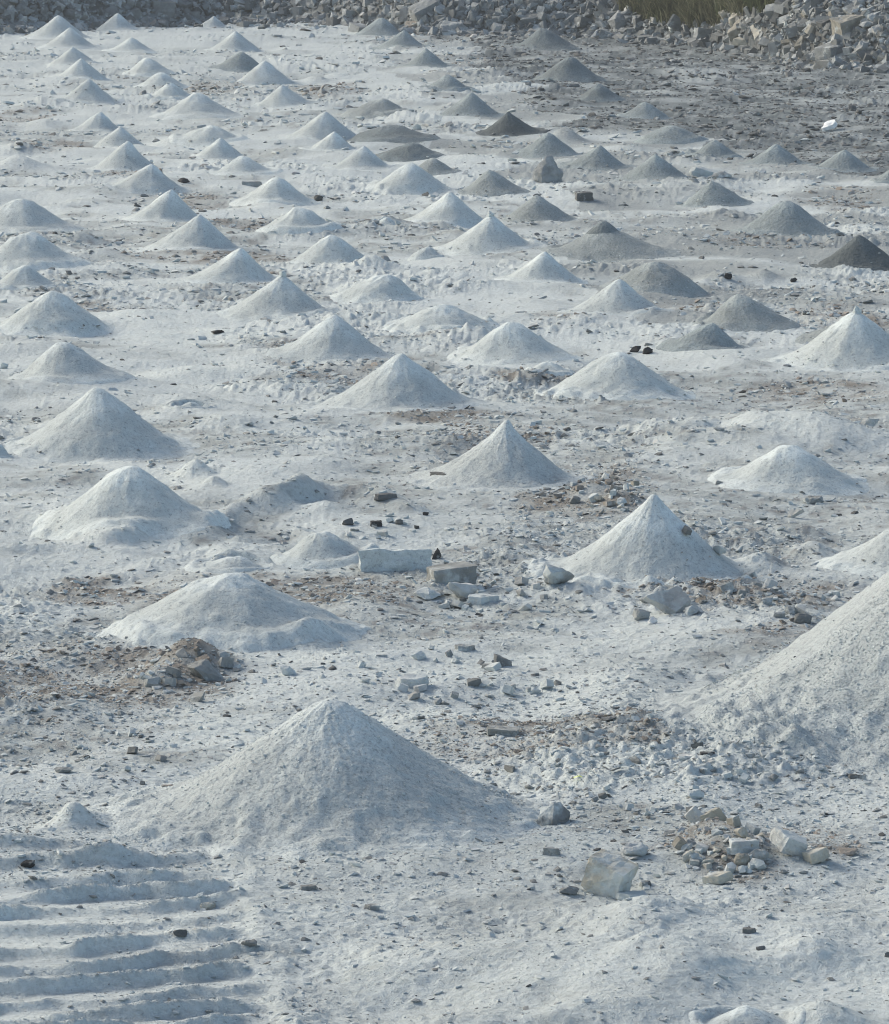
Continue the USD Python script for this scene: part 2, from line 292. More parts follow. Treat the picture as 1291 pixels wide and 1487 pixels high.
# ------------------------------------------------------------------ heaps: apex x, apex y, front foot y, left foot x, right foot x, look, tip ('point', 'round', 'flat', 'nub')
ORD = ['first', 'second', 'third', 'fourth', 'fifth', 'sixth', 'seventh', 'eighth', 'ninth', 'tenth', 'eleventh', 'twelfth', 'thirteenth', 'fourteenth', 'fifteenth', 'sixteenth', 'seventeenth', 'eighteenth']
ROWS = {
 'leftmost row': [
  (30, 288, 343, -46, 108, 'pale', 'round', 'broad worn pale powder heap'), (38, 338, 396, -28, 116, 'white', 'flat', 'blunt worn white powder heap'),
  (38, 385, 446, -20, 86, 'pale', 'round', 'rounded pale powder heap'), (76, 422, 504, -2, 152, 'white', 'round', 'tall white powder heap'),
  (88, 497, 565, 26, 182, 'pale', 'round', 'lumpy pale heap with a spread foot'), (141, 562, 672, 24, 266, 'pale', 'point', 'large smooth pale heap'),
  (190, 677, 792, 64, 308, 'white', 'round', 'slumped white heap with a broken foot'), (328, 836, 946, 170, 486, 'pale', 'flat', 'flat-topped pale heap beside the rubble mound'),
  (480, 1016, 1232, 196, 757, 'grit', 'peak', 'largest whole heap, pale gritty cone')],
 'longest diagonal row': [
  (85, 22, 56, 38, 126, 'pale', 'point', 'small pale cone'), (102, 40, 78, 58, 140, 'pale', 'point', 'small pale cone'), (106, 68, 102, 70, 140, 'pale', 'point', 'small pale cone'),
  (118, 85, 125, 76, 158, 'white', 'point', 'white cone'), (129, 115, 160, 80, 174, 'pale', 'point', 'broad pale cone'), (146, 162, 201, 100, 180, 'pale', 'point', 'pale cone'),
  (175, 184, 222, 132, 214, 'pale', 'point', 'pale cone'), (186, 205, 256, 132, 230, 'pale', 'point', 'pale grey cone'), (220, 238, 298, 154, 266, 'pale', 'point', 'pale cone'),
  (249, 275, 352, 182, 294, 'white', 'point', 'white cone'), (290, 312, 388, 208, 350, 'pale', 'point', 'pale cone'), (350, 360, 436, 266, 402, 'white', 'point', 'white-topped cone'),
  (411, 400, 486, 322, 484, 'pale', 'nub', 'pale cone with a small lump on its tip'), (486, 457, 530, 396, 562, 'pale', 'point', 'pale grey cone'),
  (582, 513, 600, 464, 692, 'pale', 'point', 'smooth pale grey cone'), (736, 612, 720, 608, 846, 'grit', 'tall', 'gritty cone with a nipple tip'), (950, 722, 856, 780, 1096, 'pale', 'tall', 'pale cone with a sharp nipple tip')],
 'third diagonal row from left': [
  (171, 19, 48, 136, 200, 'pale', 'point', 'small pale cone'), (191, 54, 77, 154, 226, 'white', 'point', 'small white cone'), (214, 83, 110, 182, 252, 'white', 'round', 'low white heap'),
  (234, 105, 128, 200, 268, 'white', 'round', 'low white heap'), (247, 120, 150, 214, 284, 'white', 'round', 'white heap'), (285, 135, 175, 228, 346, 'pale', 'round', 'broad pale heap'),
  (307, 182, 210, 254, 350, 'white', 'flat', 'low spread white heap'), (320, 200, 234, 280, 356, 'white', 'point', 'white cone'), (352, 226, 257, 310, 402, 'white', 'round', 'white heap with a tail'),
  (402, 257, 300, 346, 454, 'white', 'round', 'rounded white heap'), (436, 302, 342, 384, 488, 'white', 'flat', 'rounded bright white heap'), (481, 341, 388, 424, 538, 'white', 'round', 'bright white heap'),
  (564, 399, 438, 494, 604, 'white', 'flat', 'rough broken white heap'), (645, 442, 488, 570, 716, 'white', 'flat', 'low white spread heap'), (741, 468, 530, 668, 826, 'white', 'round', 'rounded white heap with a long foot'),
  (900, 510, 582, 796, 990, 'white', 'round', 'broad white heap'), (1144, 646, 716, 1050, 1244, 'white', 'round', 'white heap beside the grit mound'), (1322, 756, 838, 1210, 1440, 'white', 'round', 'white heap cut by the right edge')],
 'fourth diagonal row': [
  (311, 23, 40, 286, 330, 'pale', 'point', 'tiny pale cone'), (342, 45, 76, 304, 378, 'pale', 'point', 'pale cone'), (351, 75, 105, 310, 384, 'grey', 'round', 'grey heap'),
  (385, 88, 127, 338, 432, 'pale', 'point', 'pale cone'), (410, 123, 168, 370, 456, 'pale', 'point', 'pale grey cone'), (473, 162, 207, 416, 522, 'pale', 'point', 'pale cone'),
  (486, 191, 234, 440, 524, 'white', 'point', 'white cone'), (529, 212, 256, 480, 572, 'pale', 'point', 'pale grey cone'), (597, 236, 284, 540, 652, 'white', 'round', 'white cone'),
  (653, 278, 333, 588, 710, 'white', 'point', 'white cone'), (713, 313, 376, 642, 780, 'white', 'nub', 'white cone with a lump on its tip'), (791, 365, 428, 728, 850, 'white', 'point', 'white ribbed cone'),
  (900, 405, 474, 826, 970, 'pale', 'point', 'pale gritty cone'), (1036, 469, 512, 966, 1072, 'grey', 'round', 'low grey heap'), (1243, 452, 552, 1140, 1350, 'white', 'nub', 'tall white cone with a stone on its tip')],
 'fifth diagonal row': [
  (554, 143, 172, 506, 596, 'dull', 'flat', 'low dull heap'), (564, 181, 208, 512, 630, 'dark', 'flat', 'low dark spread heap'), (600, 207, 231, 554, 636, 'dark', 'flat', 'low dark mound'),
  (629, 229, 254, 596, 664, 'dull', 'round', 'small dull heap'), (711, 247, 284, 672, 764, 'dull', 'round', 'rounded dull heap'), (779, 283, 330, 734, 830, 'dull', 'round', 'smooth dull heap'),
  (877, 331, 374, 802, 968, 'dull', 'cap', 'flat dull heap with a darker cap'), (950, 380, 426, 886, 1020, 'dull', 'flat', 'dull heap with a long tail'),
  (1071, 427, 480, 1024, 1152, 'dull', 'round', 'smooth dull heap'), (1215, 470, 500, 1164, 1264, 'dull', 'round', 'dull heap behind a white cone')],
 'sixth diagonal row': [
  (554, 26, 54, 518, 586, 'grey', 'round', 'small grey heap'), (587, 44, 78, 546, 622, 'grey', 'point', 'small grey cone'), (619, 70, 107, 584, 656, 'grey', 'point', 'grey cone'),
  (650, 108, 140, 616, 684, 'grey', 'round', 'grey heap'), (685, 134, 172, 638, 728, 'grey', 'point', 'grey cone'), (738, 162, 207, 698, 788, 'black', 'point', 'almost black cone'),
  (796, 193, 231, 756, 838, 'grey', 'round', 'grey heap'), (872, 211, 254, 820, 914, 'grey', 'point', 'grey cone'), (952, 224, 269, 900, 1002, 'grey', 'point', 'grey cone'),
  (1033, 263, 309, 996, 1086, 'grey', 'round', 'grey heap'), (1142, 291, 348, 1074, 1212, 'grey', 'round', 'broad grey gritty heap'), (1248, 341, 402, 1184, 1314, 'black', 'point', 'dark pointed heap')],
 'dark row, upper right': [
  (789, 41, 77, 750, 834, 'dark', 'round', 'dark broad heap'), (827, 82, 125, 780, 874, 'dark', 'round', 'dark rounded heap'), (869, 122, 153, 840, 904, 'dark', 'round', 'small dark heap'),
  (937, 148, 173, 900, 972, 'grey', 'round', 'low grey heap'), (973, 182, 208, 930, 1020, 'grey', 'flat', 'low grey spread heap'), (1038, 203, 231, 1004, 1076, 'grey', 'round', 'low grey heap'),
  (1127, 209, 241, 1080, 1172, 'grey', 'point', 'grey heap'), (1227, 217, 250, 1178, 1272, 'grey', 'point', 'grey heap near the right edge'), (1296, 245, 270, 1268, 1324, 'grey', 'round', 'grey heap cut by the right edge')],
}
LONE = [
 (1480, 728, 1115, 1036, 1924, 'grit', 'round', 'huge pale gritty heap cut off by the right edge of the picture'),
 (561, 315, 332, 540, 584, 'white', 'round', 'tiny white heap left of a white cone in the middle distance'),
 (622, 358, 376, 596, 642, 'pale', 'flat', 'tiny low pale heap in front of a white cone, middle distance'),
 (796, 525, 548, 764, 830, 'white', 'flat', 'small white heap beside the broad white heap in the middle'),
 (279, 583, 606, 244, 310, 'pale', 'round', 'small pale heap right of the large smooth pale heap'),
 (347, 808, 838, 276, 384, 'pale', 'flat', 'low pale heap tucked behind the flat-topped heap at lower left'),
 (466, 772, 832, 404, 540, 'pale', 'flat', 'rough low pale mound left of the slab of crusted powder'),
 (-4, 642, 676, -40, 16, 'pale', 'round', 'pale heap mostly cut off by the left edge'),
 (1084, 1460, 1512, 1010, 1158, 'pale', 'round', 'small pale heap cut off by the bottom edge'),
]

PROFILE = {'point': (1.13, .06), 'round': (1.16, .19), 'flat': (1.08, .32), 'nub': (1.12, .09), 'peak': (1.2, .11), 'tall': (1.26, .04), 'cap': (1.25, .2)}

def solve_heap(ax, ay, fy, xl, xr):
    """Centre, radius and height of a heap from what the photograph shows of it."""
    fx, fdepth, fz = pg(ax, fy)
    R = (xr - xl) / 2 / F * fdepth * .5 + .2
    for _ in range(8):
        yc = fdepth + R * .92
        R = (xr - xl) / 2 / F * yc * .96
    a, b, c = ray(ax, ay)
    t = yc / b
    xa = a * t
    zg = float(base_h(np.array([xa]), np.array([yc]))[0])
    H = EYE + c * t - zg
    r = H / R
    lo, hi = .30, .76
    if not lo <= r <= hi:                     # keep the slope that loose cuttings can have, and the apex where it is seen
        want = min(max(r, lo), hi) * R
        yc += (want - H) / (-c / b)* (-1)
        t = yc / b; xa = a * t
        zg = float(base_h(np.array([xa]), np.array([yc]))[0])
        H = EYE + c * t - zg
    return xa, yc, R, H, zg

def profile(t, pw, tip):
    tt = np.sqrt(t * t + tip * tip) - tip
    c = 1 - tt
    s = .09
    soft = s * np.log1p(np.exp(np.clip(c / s, -40, 40)))
    return soft ** pw

heaps = []
for row, items in list(ROWS.items()) + [(None, LONE)]:
    n = len(items)
    for i, (ax, ay, fy, xl, xr, look, tip, words) in enumerate(items):
        x, y, R, H, z = solve_heap(ax, ay, fy, xl, xr)
        label = words if row is None else f'{words}, ' + ('farthest in ' if i == 0 else 'nearest in ' if i == n - 1 else f'{ORD[i]} from far end, ') + row
        pw, e = PROFILE[tip]
        heaps.append((x, y, R, H, z, pw, e, look, tip, label, xr - xl, (xl + xr) / 2 - ax))
        HEAPS_AT.append((x, y, R, H, z, pw, e))

# ------------------------------------------------------------------ ground colour (what the ground is made of)
def ell(x, y, px, py, rx, ry, soft=.35, seed=60):
    """1 inside an ellipse on the ground given by its pixels, with a ragged edge."""
    gx, gy = flat(px, py)
    a = abs(flat(px + rx, py)[0] - gx); b = abs(flat(px, py - ry)[1] - flat(px, py + ry)[1]) / 2
    k = np.hypot((x - gx) / a, (y - gy) / b)
    k = k + .9 * (f2(x, y, .8, seed, 3) - .5) + .5 * (n2(x, y, .18, seed + 1) - .5)
    return sstep(1 + soft, 1 - soft, k)

BROWN = [(270, 290, 45, 16), (480, 135, 55, 12), (490, 538, 75, 10), (715, 640, 100, 22), (870, 720, 75, 32), (800, 735, 60, 12), (1090, 862, 170, 28), (770, 1082, 200, 26),
         (110, 985, 170, 55), (280, 985, 75, 40), (365, 410, 50, 10), (300, 378, 110, 10), (420, 515, 40, 12), (1180, 1225, 80, 24), (1060, 1240, 80, 40), (1215, 470, 70, 20),
         (1190, 565, 110, 16), (1225, 290, 70, 16), (690, 90, 70, 12), (600, 60, 45, 12), (310, 130, 40, 12), (830, 470, 60, 8), (1000, 455, 50, 14), (1120, 360, 90, 12),
         (640, 600, 90, 10), (250, 850, 180, 20), (520, 860, 120, 18), (780, 540, 60, 8), (120, 450, 50, 8), (30, 170, 50, 8), (330, 325, 70, 10), (1150, 930, 90, 20), (190, 250, 40, 10), (80, 210, 60, 8)]

def in_poly(x, y, P):
    inside = np.zeros(np.shape(x), bool)
    j = len(P) - 1
    for i in range(len(P)):
        (xi, yi), (xj, yj) = P[i], P[j]
        cond = ((yi > y) != (yj > y)) & (x < (xj - xi) * (y - yi) / (yj - yi + 1e-12) + xi)
        inside ^= cond
        j = i
    return inside

DARK_POLY = np.array([flat(*p) for p in [(560, 48), (680, 66), (735, 110), (790, 165), (860, 200), (960, 196), (1060, 222), (1130, 238), (1300, 262), (1500, 270), (1500, 60), (1291, 60), (900, 40)]])

GREY_POLY = np.array([flat(*p) for p in [(540, 60), (640, 160), (700, 240), (820, 330), (900, 440), (1000, 500), (1300, 520), (1500, 520), (1500, 60), (900, 40)]])

def zones(x, y):
    """(dark, brown, dust) cover of the ground, each 0 to 1."""
    jx = x + 1.8 * (f2(x, y, 1.5, 70, 3) - .5); jy = y + 11 * (f2(x, y, 2.2, 71, 3) - .5)
    dark = in_poly(jx, jy, DARK_POLY).astype(float) * (.55 + .45 * sstep(.35, .5, f2(x, y, 1.1, 72, 3)))
    brown = np.zeros(np.shape(x))
    for k, (px, py, rx, ry) in enumerate(BROWN):
        gx, gy = flat(px, py); w = rx / F * gy * 2 + 1; dep = abs(flat(px, py - ry)[1] - flat(px, py + ry)[1]) + 1
        m = (np.abs(x - gx) < w) & (np.abs(y - gy) < dep)
        if m.any():
            brown[m] = np.maximum(brown[m], ell(x[m], y[m], px, py, rx, ry, .4, 60 + k))
    brown = brown * (.35 + .65 * sstep(.4, .6, f2(x, y, .4, 80, 3)))
    d = f2(x, y, 3.0, 81, 3) * .55 + f2(x, y, .7, 82, 3) * .45
    bare = sstep(.49, .60, d)
    near = np.zeros(np.shape(x))
    for hx, hy, R, H, hz, pw, tip in HEAPS_AT:
        m = (np.abs(x - hx) < R * 1.8) & (np.abs(y - hy) < R * 1.8)
        if m.any():
            k = np.hypot(x[m] - hx, y[m] - hy) / R
            near[m] = np.maximum(near[m], sstep(1.55, 1.0, k + .5 * (n2(x[m], y[m], .3, 83) - .5)))
    bare = np.clip(bare * (1 - .7 * near), 0, 1) * (1 - .75 * sstep(29.5, 27.5, y))
    return dark, brown * (1 - .6 * near * (1 - brown)), bare

def ground_tint(x, y):
    dark, brown, bare = zones(x, y)
    g1 = n2(x, y, .16, 90); g2 = n2(x, y, .06, 91); g3 = f2(x, y, 1.3, 92, 3)
    def C(c): return np.asarray(c)[None, :]
    col = np.ones((len(x), 3)) * C(DUST) * (.92 + .16 * g3)[:, None]
    def mix(col, c, a):
        return col * (1 - a[:, None]) + C(c) * a[:, None]
    col = mix(col, (.36, .393, .391), bare * (.45 + .55 * sstep(.4, .6, g1)))
    g4 = f2(x, y, .45, 93, 3)
    col = mix(col, (.29, .312, .303), sstep(.54, .66, g4) * .7 * (.25 + .75 * bare))
    col = mix(col, (.57, .615, .60), sstep(.52, .66, f2(x, y, 1.0, 94, 3)) * .7 * (1 - bare))
    col = mix(col, (.20, .20, .198), bare * sstep(.58, .72, g1 * .5 + g2 * .5) * .7)
    col = mix(col, SOIL, brown * (.55 + .4 * sstep(.35, .6, g1)))
    col = mix(col, DARK, dark * (.8 + .2 * sstep(.4, .6, g1)))
    col = mix(col, (.33, .345, .35), dark * sstep(.66, .74, g2) * .5)
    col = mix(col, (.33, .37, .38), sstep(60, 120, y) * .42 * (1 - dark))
    jx = x + 3.0 * (f2(x, y, 2.5, 95, 3) - .5); jy = y + 22 * (f2(x, y, 4.0, 96, 3) - .5)
    g5 = in_poly(jx, jy, GREY_POLY).astype(float) * sstep(.36, .6, f2(x, y, 1.6, 97, 3))
    col = mix(col, (.25, .275, .278), g5 * .8 * (1 - dark))
    t = y - bank_base(x)
    col = mix(col, (.10, .103, .10), sstep(-.3, .5, t) * .95)
    return col * (.94 + .12 * g2)[:, None]

# ------------------------------------------------------------------ the ground: one sheet to the horizon, finer where the camera is near
vs = np.arange(1560, -70, -1.75)
ys = np.array([flat(CX, v)[1] for v in vs])
ys = np.concatenate([[-400, -150, -60, -20, -5, 3, 8, 11, 13, 16, 19, 20.5, 21.4, 22], ys[ys > 22.3], ys[-1] + np.array([1, 2.5, 5, 9, 15, 25, 45, 80, 150, 300, 700, 1800])])
ss = np.arange(-.099, .09901, .000277)
ext = np.array([.5, 1.2, 2.5, 5, 10, 20, 40, 90, 200, 500, 1500])
W = np.clip(ys, 18, 210)[:, None] * ss[None, :]
X = np.hstack([W[:, :1] - ext[::-1][None, :], W, W[:, -1:] + ext[None, :]])
Y = np.repeat(ys[:, None], X.shape[1], 1)
nr, nc = X.shape
Xf, Yf = X.ravel(), Y.ravel()
Z = ground_h(Xf, Yf)
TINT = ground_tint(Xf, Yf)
idx = np.arange(nr * nc).reshape(nr, nc)
quads = np.stack([idx[:-1, :-1], idx[:-1, 1:], idx[1:, 1:], idx[1:, :-1]], -1).reshape(-1, 4)
ground_mat = usdkit.material(stage, '/World/Looks/dusty_ground', {
    'at': ('attribute', {'attribute': 'tint'}), 'geo': ('geometry', {}),
    'n1': ('noise_texture', {'scale': 26.0, 'detail': 5, 'roughness': .7}),
    'n2': ('noise_texture', {'scale': 85.0, 'detail': 3, 'roughness': .7}),
    'v': ('voronoi_texture', {'scale': 22.0}),
    'r1': ('rgb_ramp', {'ramp': [(.25, (.62, .61, .60)), (.5, (1, 1, 1)), (.75, (1.18, 1.18, 1.18))]}),
    'mx': ('mix', {'mix_type': 'multiply', 'fac': .75}),
    'b1': ('bump', {'strength': .9, 'distance': .03}), 'b2': ('bump', {'strength': .8, 'distance': .012}),
    'p': ('principled_bsdf', {'roughness': .96, 'specular_ior_level': .12})},
    [('geo.position', 'n1.vector'), ('geo.position', 'n2.vector'), ('geo.position', 'v.vector'), ('n1.fac', 'r1.fac'), ('at.color', 'mx.color1'), ('r1.color', 'mx.color2'),
     ('mx.color', 'p.base_color'), ('n1.fac', 'b1.height'), ('n2.fac', 'b2.height'), ('b1.normal', 'b2.normal'), ('b2.normal', 'p.normal')], surface='p.BSDF')
gm = usdkit.mesh(stage, '/World/ground', (np.stack([Xf, Yf, Z], 1), quads), ground_mat, smooth=True)
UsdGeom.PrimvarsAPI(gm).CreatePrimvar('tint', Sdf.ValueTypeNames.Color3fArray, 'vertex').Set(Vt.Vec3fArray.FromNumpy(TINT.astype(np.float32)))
tag(gm.GetPrim(), kind='structure')

# ------------------------------------------------------------------ build the heaps
def heap_mesh(R, H, pw, e, look, tip, wpx, lean, seed, x, y, z):
    na = int(np.clip(wpx / 1.6, 56, 340)); nrg = int(np.clip(wpx / 5, 18, 110))
    th = np.linspace(0, 2 * np.pi, na, endpoint=False)
    t = np.concatenate([[0], np.linspace(.012, 1, nrg) ** .9 * 1.5])
    T, A = np.meshgrid(t[1:], th, indexing='ij')
    cs, sn = np.cos(A), np.sin(A)
    k = .9 if tip in ('flat', 'cap') else .65
    wob = 1 + k * .34 * (meshkit.fbm(np.stack([cs * .9 + seed * 3.1, sn * .9 + 5.5, A * 0 + seed], -1), 3, seed % 97) - .5)
    lx = lean * (T * np.clip(1.3 - T, 0, 1))           # apex off the middle of the foot
    px = T * R * cs * wob + lean * np.clip(T, 0, 1) ; py = T * R * sn * wob
    h = H * profile(T, pw, e) / profile(np.array([0.0]), pw, e)[0]
    if tip == 'tall':
        h += H * .045 * np.exp(-(T / .07) ** 2) - H * .02 * np.exp(-((T - .2) / .12) ** 2)
    wx, wy = px + x, py + y
    up = np.clip(1.1 - T, 0, 1)
    h += H * .15 * (f2(wx, wy, R * .5, 130, 3) - .5) * np.clip(T * 3, 0, 1) * (up + .25)
    h += H * .03 * (f2(wx, wy, R * .14, 131, 2) - .5) * np.clip(T * 4, 0, 1)
    if look in ('grit',):
        h += (.010 * (n2(wx, wy, .05, 132) - .5) + .010 * (n2(wx, wy, .022, 133) - .5))
    else:
        h += .010 * (n2(wx, wy, .05, 132) - .5)
    if tip in ('flat', 'round'):
        h += H * .16 * (f2(wx, wy, R * .3, 134, 3) - .5) * np.exp(-((T - .25) / .35) ** 2) * (1.6 if tip == 'flat' else .6)
    # shallow runnels down the slope
    h += H * .03 * (meshkit.fbm(np.stack([T * 2.5 + seed, cs * 5, sn * 5], -1), 3, seed % 89) - .5) * np.sin(np.clip(T, 0, 1) * np.pi)
    h -= .035 * sstep(1.1, 1.5, T)
    h += min(.10, R * .07) * np.maximum(0, n2(wx, wy, .14, 138) - .55) * sstep(.55, .95, T) + min(.05, R * .04) * np.maximum(0, n2(wx, wy, .07, 139) - .5) * sstep(.45, .9, T)
    if z > -50:                                    # the foot follows the ground it has slid down to
        g = ground_h(wx.ravel(), wy.ravel()).reshape(wx.shape)
        h += (g - z) * sstep(.75, 1.15, T)
    top = h[0].mean() + H * .004
    # fine white dust stays near the tip, coarser grey cuttings roll down to the foot
    lay = T + .55 * (f2(wx, wy, R * .5, 135, 3) - .5) + .25 * (n2(wx, wy, R * .12, 136) - .5)
    tint = 1.13 - .28 * sstep(.06, .6, lay) + .15 * sstep(.9, 1.2, lay)
    if wpx > 800:
        tint = np.minimum(tint, .88)
    tint = tint * (.95 + .1 * n2(wx, wy, .06, 137))
    tint = np.concatenate([[tint[0].mean()], tint.ravel()])
    v = np.vstack([[0, 0, top], np.stack([px, py, h], -1).reshape(-1, 3)])
    rings = 1 + np.arange(nrg * na).reshape(nrg, na)
    f = [np.stack([np.zeros(na, int), rings[0], np.roll(rings[0], -1)], 1)]
    a, b = rings[:-1], rings[1:]
    a2, b2 = np.roll(a, -1, 1), np.roll(b, -1, 1)
    f.append(np.stack([a, b, b2], -1).reshape(-1, 3)); f.append(np.stack([a, b2, a2], -1).reshape(-1, 3))
    return v, np.vstack(f), tint

def rock_mesh(w, d, h, seed, style='angular', detail=0):
    r = np.random.default_rng(seed)
    if style == 'box':
        c = np.array([[sx, sy, sz] for sx in (-1, 1) for sy in (-1, 1) for sz in (-1, 1)], float)
        c = c * (1 + .22 * (r.random(c.shape) - .5)) * [1, 1, 1]
        c = np.vstack([c, r.uniform(-1, 1, (3, 3)) * [1.0, 1.0, 1.05]])
    elif style == 'slab':
        an = np.sort(r.uniform(0, 2 * np.pi, 7))
        rad = r.uniform(.8, 1.05, 7)
        lo = np.stack([rad * np.cos(an), rad * np.sin(an), np.full(7, -1.)], 1)
        up = np.stack([rad * np.cos(an + .05) * .92, rad * np.sin(an + .05) * .9, 1 + .25 * (r.random(7) - .5)], 1)
        c = np.vstack([lo, up])
    elif style == 'spike':
        an = np.sort(r.uniform(0, 2 * np.pi, 6)); an = np.linspace(0, 2 * np.pi, 6, endpoint=False) + .4 * (r.random(6) - .5)
        lo = np.stack([np.cos(an), np.sin(an), np.full(6, -1.)], 1)
        mid = np.stack([.95 * np.cos(an), .95 * np.sin(an), r.uniform(-.3, .3, 6)], 1)
        c = np.vstack([lo, mid, [[-.1, 0, 1.0], [.35, .15, .95], [.45, -.2, .7]]])
    elif style == 'round':
        c = r.normal(size=(40, 3)); c /= np.linalg.norm(c, axis=1, keepdims=True)
    else:
        c = r.normal(size=(15, 3)); c /= np.linalg.norm(c, axis=1, keepdims=True); c *= r.uniform(.75, 1.1, (15, 1))
        c = np.clip(c, -.82, .82)
    m = trimesh.Trimesh(c, process=True).convex_hull
    v = m.vertices; v = (v - (v.max(0) + v.min(0)) / 2) / ((v.max(0) - v.min(0)) / 2)
    m = trimesh.Trimesh(v * [w / 2, d / 2, h / 2], m.faces, process=False)
    if detail > 0:
        for _ in range(detail + 2):
            m = m.subdivide()
        flatv = m.vertices.copy()
        trimesh.smoothing.filter_laplacian(m, lamb=.35, iterations=1)
        v = m.vertices * .65 + flatv * .35; s = max(w, h)
        n = (meshkit.fbm(v / s * 3.5 + seed % 50, 4, seed % 77) - .5) + .8 * (np.abs(meshkit.noise(v / s * 6 + 9.3, seed % 31) - .5) - .25)
        nrm = v / (np.linalg.norm(v, axis=1, keepdims=True) + 1e-9)
        m = trimesh.Trimesh(v + nrm * (n * s * .13)[:, None], m.faces, process=False)
    return m

def turn(m, rx=0, ry=0, rz=0):
    T = trimesh.transformations.euler_matrix(math.radians(rx), math.radians(ry), math.radians(rz))
    m = m.copy(); m.apply_transform(T)
    return m

GRIT = []
for i, (x, y, R, H, z, pw, e, look, tip, label, wpx, leanpx) in enumerate(heaps):
    lean = float(np.clip(leanpx / F * y, -.3 * R, .3 * R))
    mesh = heap_mesh(R, H, pw, e, look, tip, wpx, lean, i + 3, x, y, z)
    if label.startswith(('huge', 'largest')):
        GRIT.append((trimesh.Trimesh(mesh[0] + [x, y, z], mesh[1], process=False), 70000 if label.startswith('huge') else 5000))
    group = 'heaps of drill cuttings standing in rows' if i < len(heaps) - len(LONE) else 'single heaps between the rows'
    if tip in ('nub', 'cap'):
        path = numbered('/World', 'powder_heap')
        xf = UsdGeom.Xform.Define(stage, path); xf.AddTranslateOp().Set(Gf.Vec3d(x, y, z))
        tag(xf.GetPrim(), label, 'heap', group)
        put('cone', mesh[:2], HM[look], parent=path, smooth=True, tint=mesh[2])
        top = mesh[0][0][2]
        if tip == 'nub':
            put('tip_lump', turn(rock_mesh(R * .16, R * .14, R * .15, i, 'angular', 1), 10, 12, 40 * i), HM[look], parent=path, at=(0, 0, top + R * .015))
        else:
            c = heap_mesh(R * .36, H * .62, 1.1, .22, 'dark', 'round', 70, 0, 91, x, y, -99.0)
            cv = c[0]; rr_ = np.hypot(cv[:, 0], cv[:, 1]) / R
            cv[:, 2] = cv[:, 2] * .62 - .03 + H * profile(rr_, pw, e) / profile(np.array([0.0]), pw, e)[0]
            put('dark_cap', c[:2], HM['dark'], tint=c[2], parent=path, smooth=True, at=(0, 0, 0.0), label='cap of darker grit')
    else:
        put('powder_heap', mesh[:2], HM[look], label, 'heap', group, smooth=True, at=(x, y, z), tint=mesh[2])

def heap_top(x, y):
    """Height of the heaps' slopes over their own ground (or -1)."""
    out = np.full(np.shape(x), -1.0); which = np.full(np.shape(x), -1)
    for i, (hx, hy, R, H, hz, pw, e) in enumerate(HEAPS_AT):
        m = (np.abs(x - hx) < R * 1.1) & (np.abs(y - hy) < R * 1.1)
        if m.any():
            k = np.hypot(x[m] - hx, y[m] - hy) / R
            h = hz + H * profile(k, pw, e) / profile(np.array([0.0]), pw, e)[0]
            h = np.where(k < 1.1, h, -1)
            o = out[m]; w = which[m]
            better = h > o
            o[better] = h[better]; w[better] = i
            out[m] = o; which[m] = w
    return out, which

# ------------------------------------------------------------------ single stones: px, py of the foot, width and height in pixels, look, style, tilt, turn, label
def stone_at(px, py, wpx, hpx, look, style, tilt, rz, label, name='stone', cat='stone', group=None, depth=.75, detail=1, sink=.24, yoff=0.0):
    x, y, _ = pg(px, py, True)
    y += yoff
    s = y / F
    w, h = wpx * s, hpx * s
    m = turn(rock_mesh(w, w * depth, h, int(px * 7 + py * 13) % 9973, style, detail), tilt[0], tilt[1], rz)
    zmin = m.vertices[:, 2].min()
    z = float(ground_h(np.array([x]), np.array([y]))[0])
    ht, _ = heap_top(np.array([x]), np.array([y]))
    z = max(z, float(ht[0]))
    return put(name, m, RM[look], label, cat, group, at=(x, y, z - zmin - h * sink))

